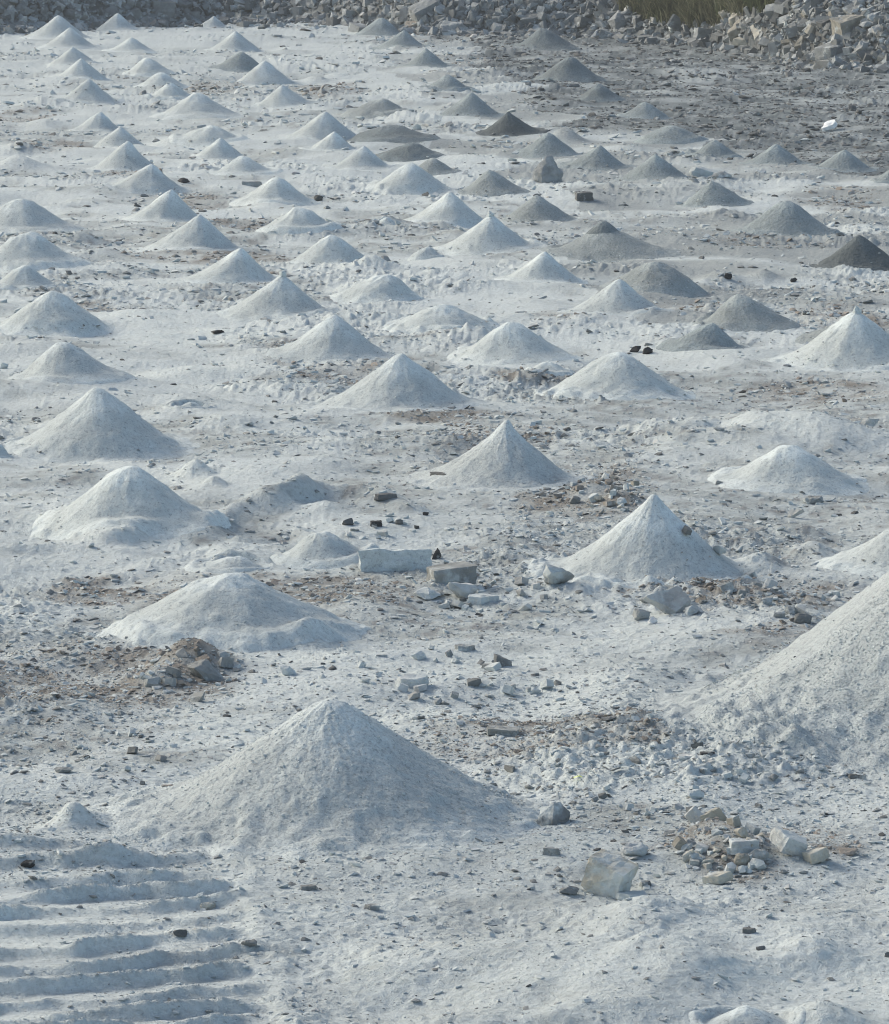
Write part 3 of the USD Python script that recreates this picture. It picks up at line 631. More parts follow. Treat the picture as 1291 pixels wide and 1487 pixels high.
STONES = [
 (884, 1296, 68, 54, 'cream', 'box', (4, 20), -30, 'squared pale block with a chipped left edge, near the bottom'),
 (938, 1288, 26, 14, 'grey', 'angular', (0, 0), 40, 'small grey stone just right of the squared pale block'),
 (918, 1304, 50, 10, 'dusty', 'slab', (0, 0), 10, 'thin dusty slab at the right foot of the squared pale block'),
 (826, 1298, 34, 16, 'grey', 'angular', (0, 0), 70, 'low grey stone left of the squared pale block'),
 (806, 1194, 52, 36, 'gloom', 'spike', (0, 6), 20, 'dark pointed stone at the right foot of the largest whole heap'),
 (800, 1240, 28, 12, 'grey', 'slab', (0, 0), 10, 'flat dark-sided stone left of the two round stones'),
 (922, 1240, 40, 24, 'dusty', 'round', (0, 0), 10, 'dusty rounded stone behind the squared pale block'),
 (655, 846, 72, 30, 'grey', 'box', (0, -6), 18, 'long block with pale left end and dark front near the centre'),
 (573, 828, 114, 40, 'powder', 'box', (-10, 0), 3, 'wide slab of crusted powder left of the long block', 'stone', 'stone', None, .3, 2),
 (668, 866, 54, 26, 'pale', 'angular', (0, 15), 50, 'pale angular stone in front of the long block'),
 (702, 874, 52, 12, 'dusty', 'slab', (0, 0), 0, 'flat dusty stone right of the pale angular stone'),
 (622, 868, 40, 22, 'dusty', 'angular', (0, 0), 30, 'dusty stone left of the pale angular stone'),
 (634, 812, 12, 24, 'black', 'angular', (0, 12), 0, 'narrow dark stone standing at the right end of the crusted slab'),
 (968, 892, 76, 11, 'pale', 'slab', (42, 6), 12, 'large leaning pale slab in front of the sharp nippled cone'),
 (932, 898, 26, 20, 'grey', 'angular', (0, 0), 10, 'grey stone left of the large leaning pale slab'),
 (948, 906, 14, 14, 'white', 'angular', (0, 20), 10, 'bright white chip below the large leaning pale slab'),
 (1004, 890, 30, 16, 'pale', 'angular', (0, 10), 80, 'pale stone right of the large leaning pale slab'),
 (808, 850, 56, 30, 'pale', 'angular', (0, 25), 30, 'pale wedge stone at the left foot of the sharp nippled cone'),
 (1165, 904, 32, 20, 'grey', 'round', (0, 0), 30, 'grey rounded stone at the right end of the brown rubble'),
 (728, 966, 32, 20, 'grey', 'angular', (0, 14), 30, 'grey stone alone right of the centre, above the dark strip'),
 (712, 972, 26, 10, 'grey', 'slab', (0, 0), 10, 'flat grey stone touching the lone stone above the dark strip'),
 (676, 944, 32, 10, 'grey', 'slab', (0, 0), 10, 'thin grey flake left of the lone stone above the dark strip'),
 (600, 996, 52, 16, 'dusty', 'slab', (8, 0), 4, 'long dusty flat stone behind the largest whole heap'),
 (416, 980, 34, 20, 'dusty', 'angular', (0, 10), 60, 'dusty angular stone at the foot of the flat-topped heap'),
 (300, 985, 56, 28, 'grey', 'angular', (10, 0), 25, 'biggest grey stone on top of the rubble mound at left'),
 (330, 968, 30, 16, 'grey', 'slab', (0, 12), 50, 'grey flake on the right of the rubble mound at left'),
 (246, 1156, 26, 10, 'brown', 'slab', (0, 0), 0, 'brown flat stone at the left foot of the largest whole heap'),
 (94, 1122, 32, 12, 'grey', 'angular', (0, 0), 0, 'grey flat stone alone near the left edge'),
 (40, 1254, 22, 16, 'black', 'angular', (0, 0), 0, 'black stone above the track marks near the left edge'),
 (795, 264, 46, 48, 'bank_grey', 'spike', (0, 0), 10, 'upright grey boulder among the grey heaps at upper right'),
 (848, 290, 26, 15, 'dark', 'box', (0, 0), 12, 'small dark block below the upright grey boulder'),
 (1044, 260, 38, 14, 'grey', 'angular', (0, -10), 0, 'grey flat-topped stone among the grey heaps at right'),
 (1018, 258, 36, 14, 'dusty', 'slab', (0, 14), 0, 'dusty slab leaning left of the grey flat-topped stone'),
 (1203, 190, 27, 7, 'white', 'slab', (20, -28), 10, 'bright white slab on the dark gravel at upper right'),
 (923, 511, 17, 11, 'black', 'angular', (0, 0), 10, 'left black stone of the black pair beside the low grey heap'),
 (940, 513, 19, 14, 'black', 'angular', (0, 0), 60, 'right black stone of the black pair beside the low grey heap'),
 (365, 270, 30, 9, 'grey', 'slab', (0, 0), 10, 'flat dark-edged stone left of a rounded white heap'),
 (462, 291, 14, 11, 'dark', 'round', (0, 0), 10, 'small dark round stone right of a rounded white heap'),
 (267, 265, 18, 8, 'black', 'angular', (0, 0), 10, 'small black stone right of a cone, upper left'),
 (316, 483, 20, 6, 'black', 'angular', (0, 0), 10, 'black splinter in the powder left of a cone with lumped tip'),
 (1057, 406, 13, 10, 'black', 'angular', (0, 0), 10, 'black stone right of the dull heap with a tail'),
 (1152, 408, 11, 8, 'black', 'angular', (0, 0), 40, 'smaller black stone left of the dark pointed heap'),
 (780, 286, 12, 7, 'black', 'angular', (0, 0), 40, 'dark chip on a smooth dull heap'),
 (546, 764, 18, 10, 'black', 'box', (0, 0), 10, 'small black block behind the crusted powder slab'),
 (505, 762, 18, 12, 'dark', 'angular', (0, 0), 10, 'dark stone left of the small black block'),
 (618, 748, 10, 7, 'black', 'angular', (0, 0), 10, 'black chip up and right of the small black block'),
 (640, 700, 40, 7, 'dark', 'slab', (0, 0), -10, 'dark flake at the left foot of the gritty nippled cone'),
 (560, 724, 36, 9, 'dark', 'slab', (0, 0), -20, 'long dark flake on the collapsed powder, left of centre'),
 (1255, 620, 44, 20, 'pale', 'angular', (0, 0), -20, 'pale stone on the grit mound at right'),
 (1155, 752, 24, 6, 'pale', 'slab', (30, -38), 10, 'white chip standing on edge below a white heap at right'),
 (1180, 730, 34, 13, 'grey', 'angular', (0, 0), 10, 'grey stone cluster piece right below a white heap'),
 (772, 1196, 20, 10, 'grey', 'angular', (0, 0), 10, 'small grey stone left of the dark pointed stone'),
 (1008, 1196, 24, 24, 'pale', 'slab', (0, -40), 0, 'pale flake behind the cobble pile'),
 (1036, 1200, 30, 26, 'cream', 'slab', (0, -35), 30, 'cream shard sticking up on top of the cobble pile'),
 (1078, 1254, 26, 22, 'cream', 'round', (0, 0), 0, 'roundest cream cobble at the front of the cobble pile'),
 (1102, 1248, 34, 22, 'pale', 'angular', (0, 0), 20, 'grey cobble right of the roundest cream cobble'),
 (1080, 1234, 48, 20, 'dusty', 'slab', (0, 0), 10, 'flat dusty stone above the roundest cream cobble'),
 (1145, 1240, 66, 26, 'pale', 'slab', (0, 24), -26, 'long pale slab lying slanted right of the cobble pile'),
 (1186, 1250, 42, 18, 'cream', 'slab', (0, -14), 10, 'cream wedge at the lower end of the long pale slab'),
 (1232, 1240, 30, 12, 'brown', 'angular', (0, 0), 10, 'brown lump right of the cobble pile'),
 (1040, 1282, 46, 14, 'cream', 'slab', (0, -12), 10, 'cream flat stone in front of the cobble pile'),
 (1002, 1250, 26, 24, 'cream', 'angular', (0, 0), 10, 'cream cobble at the left end of the cobble pile'),
 (730, 1066, 50, 11, 'grey', 'box', (0, 4), -4, 'dark splintered plank-like stone on the dark strip'),
 (1000, 1102, 36, 8, 'pale', 'slab', (0, 0), 0, 'pale flat chip right end of the dark strip'),
 (1027, 1098, 24, 8, 'black', 'slab', (0, 0), 0, 'black flat chip beside a pale flat chip'),
 (886, 1046, 28, 10, 'gloom', 'angular', (0, 0), 0, 'dark stone above the right part of the dark strip'),
 (1245, 1130, 28, 7, 'gloom', 'slab', (0, 0), 0, 'dark flat stone near the right edge under the huge heap'),
 (1008, 1158, 30, 16, 'dusty', 'angular', (0, 0), 0, 'dusty stone midway between dark strip and cobble pile'),
 (1088, 1354, 22, 8, 'grey', 'slab', (0, 0), 0, 'grey flat chip in the smooth powder at lower right'),
 (540, 1320, 24, 9, 'grey', 'slab', (0, 0), 0, 'grey flat chip in front of the largest whole heap'),
 (448, 1292, 26, 9, 'grey', 'slab', (0, 0), 0, 'long grey chip below the front foot of the largest heap'),
 (362, 1372, 24, 12, 'grey', 'angular', (0, 0), 0, 'grey clod right of the track marks'),
 (262, 1358, 22, 10, 'dark', 'angular', (0, 0), 0, 'dark clod in the middle of the track marks'),
 (302, 1306, 24, 14, 'cream', 'angular', (0, 0), 0, 'cream clod at the upper right end of the track marks'),
 (1105, 1380, 14, 9, 'dark', 'angular', (0, 0), 0, 'dark chip in the smooth powder at lower right'),
 (200, 300, 12, 6, 'dark', 'angular', (0, 0), 0, 'dark chip at the left foot of a cone, upper left'),
 (1290, 1390, 12, 12, 'gloom', 'angular', (0, 0), 0, 'dark stone at the right edge near the bottom'),
]
for s in STONES:
    stone_at(*s)

# the yellow-green leaf
lx, ly, lz = pg(832, 1133, True)
leaf = trimesh.Trimesh([[0, -.006, 0], [.03, -.014, .012], [.062, -.004, .004], [.04, .014, .014], [.008, .01, .006]], [[0, 1, 4], [1, 3, 4], [1, 2, 3]], process=False)
leaf_mat = usdkit.material(stage, '/World/Looks/leaf', {'n': ('noise_texture', {'scale': 40.0}), 'r': ('rgb_ramp', {'ramp': [(.3, (.38, .5, .1)), (.7, (.6, .66, .2))]}), 'p': ('principled_bsdf', {'roughness': .6})},
                           [('n.fac', 'r.fac'), ('r.color', 'p.base_color')], surface='p.BSDF')
put('leaf', leaf, leaf_mat, 'tiny yellow-green leaf on the grey grit right of the largest heap', 'leaf', at=(lx, ly, lz + .02))

# stones that lie scattered in the rubble patches: each a thing, alike within its patch
NEAR = [(884, 1270, 'the squared pale block'), (806, 1180, 'the dark pointed stone'), (655, 832, 'the long block'), (575, 805, 'the crusted slab'), (968, 872, 'the large leaning pale slab'),
        (728, 956, 'the lone grey stone'), (1078, 1244, 'the roundest cream cobble'), (1036, 1190, 'the upright cream shard'), (1145, 1228, 'the long slanted slab'), (300, 970, 'the biggest stone of the rubble mound'),
        (950, 724, 'the sharp nippled cone'), (736, 615, 'the gritty nippled cone'), (730, 1060, 'the plank-like stone'), (1000, 1098, 'the pale flat chip'), (480, 1016, 'the front heap tip'), (886, 1040, 'the dark stone on the strip'),
        (94, 1118, 'the lone flat stone at left'), (668, 852, 'the pale angular stone'), (1165, 895, 'the grey rounded stone'), (808, 838, 'the pale wedge stone'), (416, 970, 'the dusty angular stone'), (1008, 1150, 'the midway dusty stone'),
        (546, 760, 'the small black block'), (600, 990, 'the long dusty flat stone')]
DIRS = ['right of', 'above right of', 'above', 'above left of', 'left of', 'below left of', 'below', 'below right of']
taken = set()
def relation(px, py, marks):
    d = sorted(marks, key=lambda q: (q[0] - px) ** 2 + ((q[1] - py) * 1.4) ** 2)
    out = []
    for q in d[:4]:
        out.append(DIRS[int(round(math.atan2(-(py - q[1]), px - q[0]) / (math.pi / 4))) % 8] + ' ' + q[2])
    return out
SHAPE = {'angular': 'angular', 'slab': 'flat', 'box': 'blocky'}
SIZES = ('small', 'medium', 'large')
def own_label(look, style, w, cuts, noun, px, py, marks, tail=''):
    size = SIZES[int(np.searchsorted(cuts, w))]
    for rel in relation(px, py, marks):
        label = f'{size} {look} {SHAPE[style]} {noun} {rel}{tail}'
        if label not in taken and len(label.split()) <= 16:
            break
    taken.add(label)
    return label
PATCH = [
 (870, 722, 68, 28, 34, (10, 24), ['brown', 'dusty', 'cream', 'grey'], 'small angular stone in the rubble right of the gritty nippled cone', 'stones of the rubble beside the gritty cone'),
 (1080, 872, 150, 34, 44, (11, 30), ['brown', 'dusty', 'pale', 'grey', 'grey'], 'angular stone in the brown rubble in front of the sharp cone', 'stones of the brown rubble before the sharp cone'),
 (1052, 1236, 72, 38, 52, (15, 30), ['cream', 'pale', 'dusty', 'cream', 'dusty'], 'cream or dusty cobble in the pile at lower right', 'cobbles of the pile at lower right'),
 (275, 978, 72, 40, 34, (11, 30), ['grey', 'dusty', 'brown', 'grey'], 'grey angular stone in the rubble mound at left', 'stones of the rubble mound at left'),
 (690, 868, 120, 26, 24, (11, 30), ['pale', 'dusty', 'pale', 'grey'], 'pale stone lying near the long block at the centre', 'pale stones near the long block'),
 (540, 765, 70, 18, 14, (9, 20), ['pale', 'dusty', 'dark'], 'small stone in the collapsed powder behind the crusted slab', 'stones behind the crusted slab'),
 (640, 985, 190, 45, 26, (11, 28), ['dusty', 'grey', 'dusty', 'pale'], 'dusty flat stone on the ground behind the largest heap', 'flat stones behind the largest heap'),
 (980, 1130, 250, 60, 40, (10, 26), ['dusty', 'grey', 'dusty', 'grey'], 'dusty stone on the grit flat right of the largest heap', 'stones on the grit flat at right'),
 (160, 1090, 150, 60, 16, (10, 24), ['dusty', 'grey'], 'dusty stone on the ground left of the largest heap', 'stones left of the largest heap'),
]
bases = 0
for px, py, rx, ry, n, (s0, s1), looks, label, group in PATCH:
    r = np.random.default_rng(int(px * 3 + py))
    for k in range(n):
        a, q = r.uniform(0, 2 * np.pi), math.sqrt(r.random())
        w = .9 * (s0 + (s1 - s0) * r.random() ** 2.4)
        st = ['angular', 'angular', 'slab', 'slab', 'angular', 'box'][r.integers(6)]
        sx, sy = px + rx * q * math.cos(a), py + ry * q * math.sin(a)
        lo = looks[r.integers(len(looks))]
        stone_at(sx, sy, w, w * r.uniform(.35, .75), lo, st, (r.uniform(-25, 25), r.uniform(-25, 25)), r.uniform(0, 360), own_label(lo, st, w, (14, 19), 'stone', sx, sy, NEAR), group=group, detail=-1, sink=.36)

# ------------------------------------------------------------------ the rubble bank: single boulders
def bank_rock(px, py, wpx, hpx, look, style, tilt, rz, label, group=None, depth=.8, detail=1):
    a, b, c = ray(px, py)
    y = 70.0                                       # march to the bank
    ts = np.linspace(90, 190, 1500)
    zz = ground_h(a * ts / b, ts)
    under = np.nonzero(EYE + c * ts / b < zz)[0]
    y = ts[under[0]] if len(under) else bank_base(a * 85 / b) + 1
    x = a * y / b
    s = y / F
    m = turn(rock_mesh(wpx * s, wpx * s * depth, hpx * s, int(px * 11 + py * 17 + wpx) % 9973, style, detail), tilt[0], tilt[1], rz)
    put('boulder', m, RM.get('bank_' + look, RM[look]), label, 'boulder', group, at=(x, y, EYE + c * y / b))

BOULDERS = [
 (236, 22, 34, 42, 'dark', 'box', (0, 5), 10, 'tall dark slab-sided boulder in the rubble bank at upper left'),
 (265, 10, 30, 18, 'grey', 'slab', (25, 14), 20, 'slanting grey slab right of the tall dark boulder'),
 (104, 24, 34, 24, 'dark', 'round', (0, 0), 10, 'dark rounded boulder behind the farthest small pale cones'),
 (35, 16, 30, 18, 'grey', 'angular', (0, 10), 10, 'grey angular boulder in the bank at far upper left'),
 (60, 38, 22, 14, 'grey', 'angular', (0, 10), 50, 'small grey boulder at the bank foot, upper left'),
 (250, 24, 26, 18, 'dark', 'round', (0, 0), 50, 'dark round boulder at the foot below the slanting slab'),
 (344, 28, 28, 14, 'cream', 'slab', (20, -20), 20, 'cream flat boulder right of a tiny pale cone'),
 (378, 30, 12, 16, 'cream', 'box', (0, 0), 20, 'small upright cream stone at the bank foot'),
 (508, 24, 22, 20, 'grey', 'box', (0, 10), 20, 'grey blocky boulder left of a small grey heap'),
 (617, 18, 42, 30, 'grey', 'box', (15, -24), 20, 'large tilted grey block above a brown boulder'),
 (605, 38, 32, 18, 'brown', 'angular', (0, 10), 30, 'rusty brown boulder at the bank foot'),
 (662, 40, 48, 24, 'grey', 'angular', (0, -6), 10, 'broad wedge boulder right of the rusty brown boulder'),
 (688, 30, 28, 32, 'grey', 'angular', (0, 10), 70, 'upright grey boulder right of the broad wedge boulder'),
 (738, 33, 16, 14, 'grey', 'round', (0, 0), 0, 'round grey boulder between upright boulder and long slab'),
 (773, 28, 42, 16, 'grey', 'slab', (20, -8), 0, 'long grey slab in the middle of the bank'),
 (778, 8, 36, 18, 'dark', 'slab', (15, 16), 30, 'dark slab above the long grey slab'),
 (805, 6, 24, 14, 'pale', 'angular', (0, 0), 0, 'pale boulder at the top edge right of a dark slab'),
 (903, 34, 38, 34, 'grey', 'angular', (0, 20), 30, 'big grey boulder at the left end of the grass'),
 (955, 30, 24, 9, 'pale', 'slab', (0, 8), 0, 'flat pale stone under the dry grass'),
 (932, 38, 24, 16, 'dark', 'round', (0, 0), 0, 'dark round boulder between big grey boulder and grass'),
 (1013, 34, 14, 13, 'cream', 'angular', (0, 0), 0, 'small cream stone on top of the boxy grey block'),
 (1026, 50, 36, 20, 'grey', 'box', (0, 4), 10, 'boxy grey block below the grass'),
 (1058, 18, 16, 26, 'cream', 'slab', (0, 60), 0, 'upright cream stone in the grass'),
 (1070, 26, 30, 14, 'cream', 'slab', (10, -30), 10, 'cream slab leaning in the grass'),
 (1074, 40, 48, 14, 'cream', 'slab', (10, -38), 10, 'longest cream slab leaning to the right of the boxy block'),
 (1102, 46, 44, 16, 'cream', 'slab', (10, -42), 30, 'cream slab with a pointed top, last of the leaning slabs'),
 (1084, 60, 34, 12, 'cream', 'slab', (10, -12), 30, 'cream slab lying at the foot of the leaning slabs'),
 (1232, 43, 44, 40, 'cream', 'box', (6, -12), 24, 'largest pale block in the bank at upper right'),
 (1272, 24, 30, 16, 'grey', 'angular', (0, -20), 24, 'dark-edged slab right above the largest pale block'),
 (1282, 46, 32, 26, 'pale', 'angular', (0, -20), 24, 'pale boulder at the right edge beside the largest block'),
 (1254, 72, 32, 24, 'pale', 'angular', (0, 10), 24, 'pale angular boulder below the largest pale block'),
 (1210, 78, 46, 30, 'grey', 'box', (0, -10), 40, 'shadowy grey block left below the largest pale block'),
 (1168, 66, 22, 28, 'cream', 'slab', (0, -60), 40, 'thin cream slab on edge in the right bank'),
 (1240, 95, 20, 16, 'cream', 'angular', (0, -60), 40, 'cream stone at the foot of the right bank'),
 (1262, 92, 28, 14, 'pale', 'slab', (0, -20), 40, 'pale flat boulder at the foot of the right bank'),
 (1172, 20, 20, 10, 'cream', 'slab', (0, -40), 40, 'thin cream splinter high in the right bank'),
]
for s in BOULDERS:
    bank_rock(*s)

BNAMES = ['the tall dark boulder', 'the slanting grey slab', 'the dark rounded boulder', 'the far left boulder', 'the small foot boulder', 'the dark round boulder', 'the cream flat boulder', 'the upright cream stone',
          'the grey blocky boulder', 'the large tilted block', 'the rusty brown boulder', 'the broad wedge boulder', 'the upright grey boulder', 'the round grey boulder', 'the long grey slab', 'the dark slab', 'the pale top boulder',
          'the big grey boulder', 'the flat pale stone', 'the dark boulder by the grass', 'the small cream stone', 'the boxy grey block', 'the cream stone in grass', 'the leaning cream slab', 'the longest cream slab', 'the pointed cream slab',
          'the lying cream slab', 'the largest pale block', 'the dark-edged slab', 'the pale edge boulder', 'the pale angular boulder', 'the shadowy grey block', 'the thin cream slab', 'the cream foot stone', 'the pale flat boulder', 'the cream splinter']
BNEAR = [(b[0], b[1], nm) for b, nm in zip(BOULDERS, BNAMES)]

def grass_zone(px, py):
    top = np.interp(px, [905, 925, 960, 1000, 1040, 1060, 1130, 1145], [8, 26, 33, 38, 40, 24, 12, -20]) + 5 * np.sin(px * .31) * np.sin(px * .123)
    return (px > 905) & (px < 1150) & (py < top)

r = np.random.default_rng(99)
placed = [(b[0], b[1], (b[2] + b[3]) / 4) for b in BOULDERS]
FOOT = np.array(BANK_PX, float)
made = 0
for k in range(40000):
    if made >= 250:
        break
    px = r.uniform(-12, 1303)
    foot = np.interp(px, FOOT[:, 0], FOOT[:, 1])
    py = r.uniform(-30, foot + 4)
    w = 11 + 22 * r.random() ** (1.2 if made < 60 else 3.0)
    if grass_zone(px, py) or any((px - q[0]) ** 2 + ((py - q[1]) * 1.25) ** 2 < ((w / 2 + q[2]) * .74) ** 2 for q in placed):
        continue
    right = px > 1050
    looks = ['cream', 'grey', 'grey', 'pale', 'grey'] if right else ['grey', 'dark', 'grey', 'grey', 'pale', 'dark'] if px > 430 else ['grey', 'dark', 'dark', 'grey']
    lo = looks[r.integers(len(looks))]
    words = {'cream': 'cream', 'grey': 'mid-grey', 'pale': 'pale grey', 'dark': 'dark grey'}[lo]
    where = 'right part of the rubble bank' if right else 'middle part of the rubble bank' if px > 430 else 'left part of the rubble bank'
    st = ['angular', 'angular', 'box', 'slab'][r.integers(4)]
    bank_rock(px, py, w, w * r.uniform(.5, .85), lo, st, (r.uniform(-30, 30), r.uniform(-30, 30)), r.uniform(0, 360), own_label(words, st, w, (15, 22), 'boulder', px, py, BNEAR), f'boulders in the {where}', detail=-1)
    placed.append((px, py, w / 2)); made += 1

# ------------------------------------------------------------------ small stones: nobody could count them
def instancer(path, protos, pos, which, scale, quat, kind='stuff'):
    pi = UsdGeom.PointInstancer.Define(stage, path)
    targets = []
    for i, (m, mat) in enumerate(protos):
        p = f'{path}/{"chip" if i == 0 else "chip_%03d" % i}'
        usdkit.mesh(stage, p, m, mat)
        targets.append(Sdf.Path(p))
    pi.CreatePrototypesRel().SetTargets(targets)
    pi.CreatePositionsAttr(Vt.Vec3fArray.FromNumpy(pos.astype(np.float32)))
    pi.CreateProtoIndicesAttr(Vt.IntArray.FromNumpy(which.astype(np.int32)))
    pi.CreateScalesAttr(Vt.Vec3fArray.FromNumpy(scale.astype(np.float32)))
    pi.CreateOrientationsAttr(Vt.QuathArray([Gf.Quath(float(q[0]), float(q[1]), float(q[2]), float(q[3])) for q in quat]))
    tag(pi.GetPrim(), kind=kind)
    return pi

def quats(r, n, tilt=.35):
    yaw = r.uniform(0, 2 * np.pi, n); ax = r.uniform(0, 2 * np.pi, n); t = r.normal(0, tilt, n)
    qz = np.stack([np.cos(yaw / 2), 0 * yaw, 0 * yaw, np.sin(yaw / 2)], 1)
    qt = np.stack([np.cos(t / 2), np.sin(t / 2) * np.cos(ax), np.sin(t / 2) * np.sin(ax), 0 * t], 1)
    w1, x1, y1, z1 = qt.T; w2, x2, y2, z2 = qz.T
    return np.stack([w1 * w2 - x1 * x2 - y1 * y2 - z1 * z2, w1 * x2 + x1 * w2 + y1 * z2 - z1 * y2, w1 * y2 - x1 * z2 + y1 * w2 + z1 * x2, w1 * z2 + x1 * y2 - y1 * x2 + z1 * w2], 1)

r = np.random.default_rng(5)
PX = r.uniform(-150, 1440, 700000); PY = r.uniform(34, 1560, 700000)
GX, GY = flat(PX, PY)
dark, brown, bare = zones(GX, GY)
rm = rough_mask(GX, GY)
prob = .03 + .26 * bare * (.4 + .6 * rm) + .12 * rm + .45 * brown + .25 * dark
grit_flat = sstep(480, 300, np.abs(PX - 980)) * sstep(140, 60, np.abs(PY - 1110))
prob = prob + .12 * grit_flat + .09 * sstep(880, 1040, PY)
prob *= np.where(PY > 1290, .26, 1.0)
ht, wh = heap_top(GX, GY)
hk = np.full(len(GX), 9.0)
for hx, hy, R_, H_, hz_, pw_, e_ in HEAPS_AT:
    m = (np.abs(GX - hx) < R_ * 1.4) & (np.abs(GY - hy) < R_ * 1.4)
    hk[m] = np.minimum(hk[m], np.hypot(GX[m] - hx, GY[m] - hy) / R_)
zg = base_h(GX, GY)
on = (ht > zg + .02)
foot = sstep(.75, 1.0, hk) * .22
prob = np.where(on, np.maximum(.010, foot), prob + .12 * sstep(1.3, 1.0, hk))
prob = np.where(GY > bank_base(GX) - .2, 0, prob)
keep = r.random(len(PX)) < prob
GX, GY, PX, PY, dark, brown, bare, on, ht, wh = (a[keep] for a in (GX, GY, PX, PY, dark, brown, bare, on, ht, wh))
size = np.minimum(2.0 * (1 - r.random(len(GX))) ** (-1 / 2.0), 13) * GY / F
size = np.where(on, np.minimum(size, 4.5 * GY / F), size)
GZ = np.where(on, ht, ground_h(GX, GY))
protos, combos = [], ['dusty', 'dusty', 'grey', 'pale', 'brown', 'dark', 'dusty', 'grey', 'gloom']
for i, lo in enumerate(combos):
    protos.append((rock_mesh(1, .75 + .2 * (i % 3) / 2, .24 + .2 * ((i * 5) % 3) / 2, 400 + i, 'angular' if i % 3 else 'slab'), RM[lo]))
u = r.random(len(GX))
which = np.where(u < .34, 0, np.where(u < .58, 1, np.where(u < .72, 2, np.where(u < .82, 3, np.where(u < .92, 6, 7)))))
which = np.where((brown > .3) & (r.random(len(GX)) < .42), 4, which)
dk = dark > .3
which = np.where(dk, np.where(r.random(len(GX)) < .75, 8, 2), which)
which = np.where((dk & (r.random(len(GX)) < .25)) | (r.random(len(GX)) < .035), 5, which)
sc = size[:, None] * np.stack([r.uniform(.8, 1.5, len(GX)), r.uniform(.7, 1.1, len(GX)), r.uniform(.6, 1.2, len(GX))], 1)
instancer('/World/small_stones', protos, np.stack([GX, GY, GZ + size * .06], 1), which, sc, quats(r, len(GX)))
print('small stones', len(GX))

# coarse grit lying on the huge heap at the right and on the front heap
pts = []
for m, n in GRIT:
    pts.append(np.asarray(trimesh.sample.sample_surface(m, n, seed=4)[0]))
gx, gy, gz = np.vstack(pts).T
hr = [h for h in heaps if h[9].startswith('huge')][0]
kk = np.hypot(gx - hr[0], gy - hr[1]) / hr[2]; aa = -(gy - hr[1]) / (np.hypot(gx - hr[0], gy - hr[1]) + 1e-6)
ok = (kk > 2) | ((kk > .3) & (aa + .5 * (n2(gx, gy, .4, 140) - .5) > .25))
gx, gy, gz = gx[ok], gy[ok], gz[ok]
size = .008 * (1 - r.random(len(gx))) ** (-1 / 4.0); size = np.minimum(size, .022)
which = r.integers(0, 3, len(gx))
protos = [(rock_mesh(1, .8, .6, 500 + i, 'angular'), RM[lo]) for i, lo in enumerate(['chip', 'chip', 'chip'])]
instancer('/World/loose_grit', protos, np.stack([gx, gy, gz], 1), which, np.repeat(size[:, None], 3, 1), quats(r, len(gx), .8))

# small rubble that fills the bank between the boulders
n = 13000
PX = r.uniform(-120, 1420, n); foot = np.interp(PX, FOOT[:, 0], FOOT[:, 1])
bx = (PX - CX) / F * 131
t = r.uniform(-.7, 2.6, n) - .3 * r.random(n)
by = bank_base(bx) + t
bx = bx * by / 131
by = bank_base(bx) + t
bz = ground_h(bx, by)
ppy = CY - F * np.tan(np.arctan2(bz - EYE, by) + PITCH)
ok = ~grass_zone(bx / by * F + CX, ppy + 4)
bx, by, bz = bx[ok], by[ok], bz[ok]
size = np.minimum(.085 * (1 - r.random(len(bx))) ** (-1 / 2.2), .32)
protos = [(rock_mesh(1, .8, .6, 520 + i, ['angular', 'slab', 'box', 'angular'][i]), RM[lo]) for i, lo in enumerate(['bank_grey', 'bank_dark', 'bank_grey', 'bank_pale'])]
instancer('/World/bank_rubble', protos, np.stack([bx, by, bz + size * .1], 1), r.choice(4, len(bx), p=[.35, .3, .2, .15]), size[:, None] * r.uniform(.7, 1.3, (len(bx), 3)), quats(r, len(bx), .7))

# ------------------------------------------------------------------ dry grass and weeds on the bank
def tuft(seed, n, h, spread):
    q = np.random.default_rng(seed)
    V, Fc = [], []
    for _ in range(n):
        a = q.uniform(0, 2 * np.pi); b = q.uniform(0, 2 * np.pi); s = q.uniform(0, spread)
        x0, y0 = s * math.cos(a), s * math.sin(a)
        hh = h * q.uniform(.5, 1.15); lean = q.uniform(.15, 1.0) * hh; w = .006 + .006 * q.random()
        dx, dy = math.cos(b), math.sin(b)
        k = len(V)
        for tt, ww in ((0, w), (.55, w * .8), (1, .001)):
            cx, cy, cz = x0 + dx * lean * tt ** 1.8, y0 + dy * lean * tt ** 1.8, hh * tt * (1 - .15 * tt)
            V += [[cx - dy * ww, cy + dx * ww, cz], [cx + dy * ww, cy - dx * ww, cz]]
        Fc += [[k, k + 1, k + 3], [k, k + 3, k + 2], [k + 2, k + 3, k + 5], [k + 2, k + 5, k + 4]]
    return trimesh.Trimesh(V, Fc, process=False)

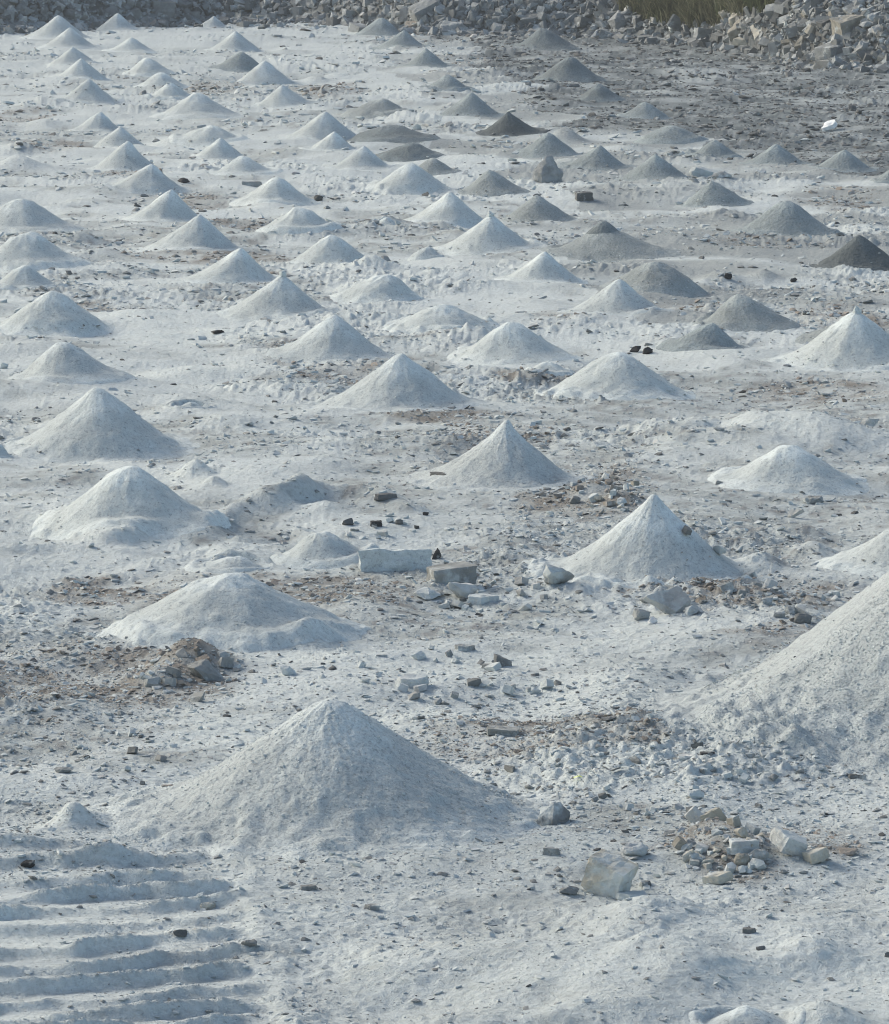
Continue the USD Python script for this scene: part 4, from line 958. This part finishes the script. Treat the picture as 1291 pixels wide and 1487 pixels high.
def leaf_mat2(name, a, b):
    return usdkit.material(stage, '/World/Looks/' + name, {'oi': ('object_info', {}), 'r': ('rgb_ramp', {'ramp': [(0, a), (1, b)]}), 'd': ('diffuse_bsdf', {}), 't': ('translucent_bsdf', {}), 'm': ('mix_closure', {'fac': .25})},
                           [('oi.random', 'r.fac'), ('r.color', 'd.color'), ('r.color', 't.color'), ('d.BSDF', 'm.closure1'), ('t.BSDF', 'm.closure2')], surface='m.closure')
dry = leaf_mat2('dry_grass', (.08, .084, .055), (.22, .222, .155))
green = leaf_mat2('green_weed', (.05, .062, .036), (.10, .115, .066))
n = 3200
PX = r.uniform(895, 1170, n); PY = r.uniform(-60, 44, n)
ok = grass_zone(PX, PY); PX, PY = PX[ok], PY[ok]
ts = np.linspace(90, 200, 1000)
gx, gy, gz = [], [], []
for a, b, c in (ray(p, q) for p, q in zip(PX, PY)):
    z = base_h(a * ts / b, ts); k = np.nonzero(EYE + c * ts / b < z)[0]
    if len(k):
        gx.append(a * ts[k[0]] / b); gy.append(ts[k[0]]); gz.append(z[k[0]])
gx, gy, gz = map(np.array, (gx, gy, gz))
gp = gx / gy * F + CX
greenish = (np.abs(gp - 1112) < 26) & (r.random(len(gx)) < .8) | (r.random(len(gx)) < .22)
which = np.where(greenish, r.integers(2, 4, len(gx)), r.integers(0, 2, len(gx)))
instancer('/World/dry_grass', [(tuft(1, 26, .42, .10), dry), (tuft(2, 26, .34, .12), dry), (tuft(3, 26, .30, .14), green), (tuft(4, 22, .36, .12), green)],
          np.stack([gx, gy, gz - .02], 1), which, np.repeat(r.uniform(.5, 1.7, len(gx))[:, None], 3, 1), quats(r, len(gx), .2))

# ------------------------------------------------------------------ thin dusty air over the whole quarry floor
air = usdkit.material(stage, '/World/Looks/haze', {'v': ('principled_volume', {'color': (.82, .88, .92), 'density': .0003, 'anisotropy': .2})}, [], volume='v.volume')
hz = trimesh.creation.box([9000, 9000, 1.0])
hz.vertices[:, 2] = np.where(hz.vertices[:, 2] > 0, 9.0, -3.0)
put('haze', hz, air, kind='stuff')
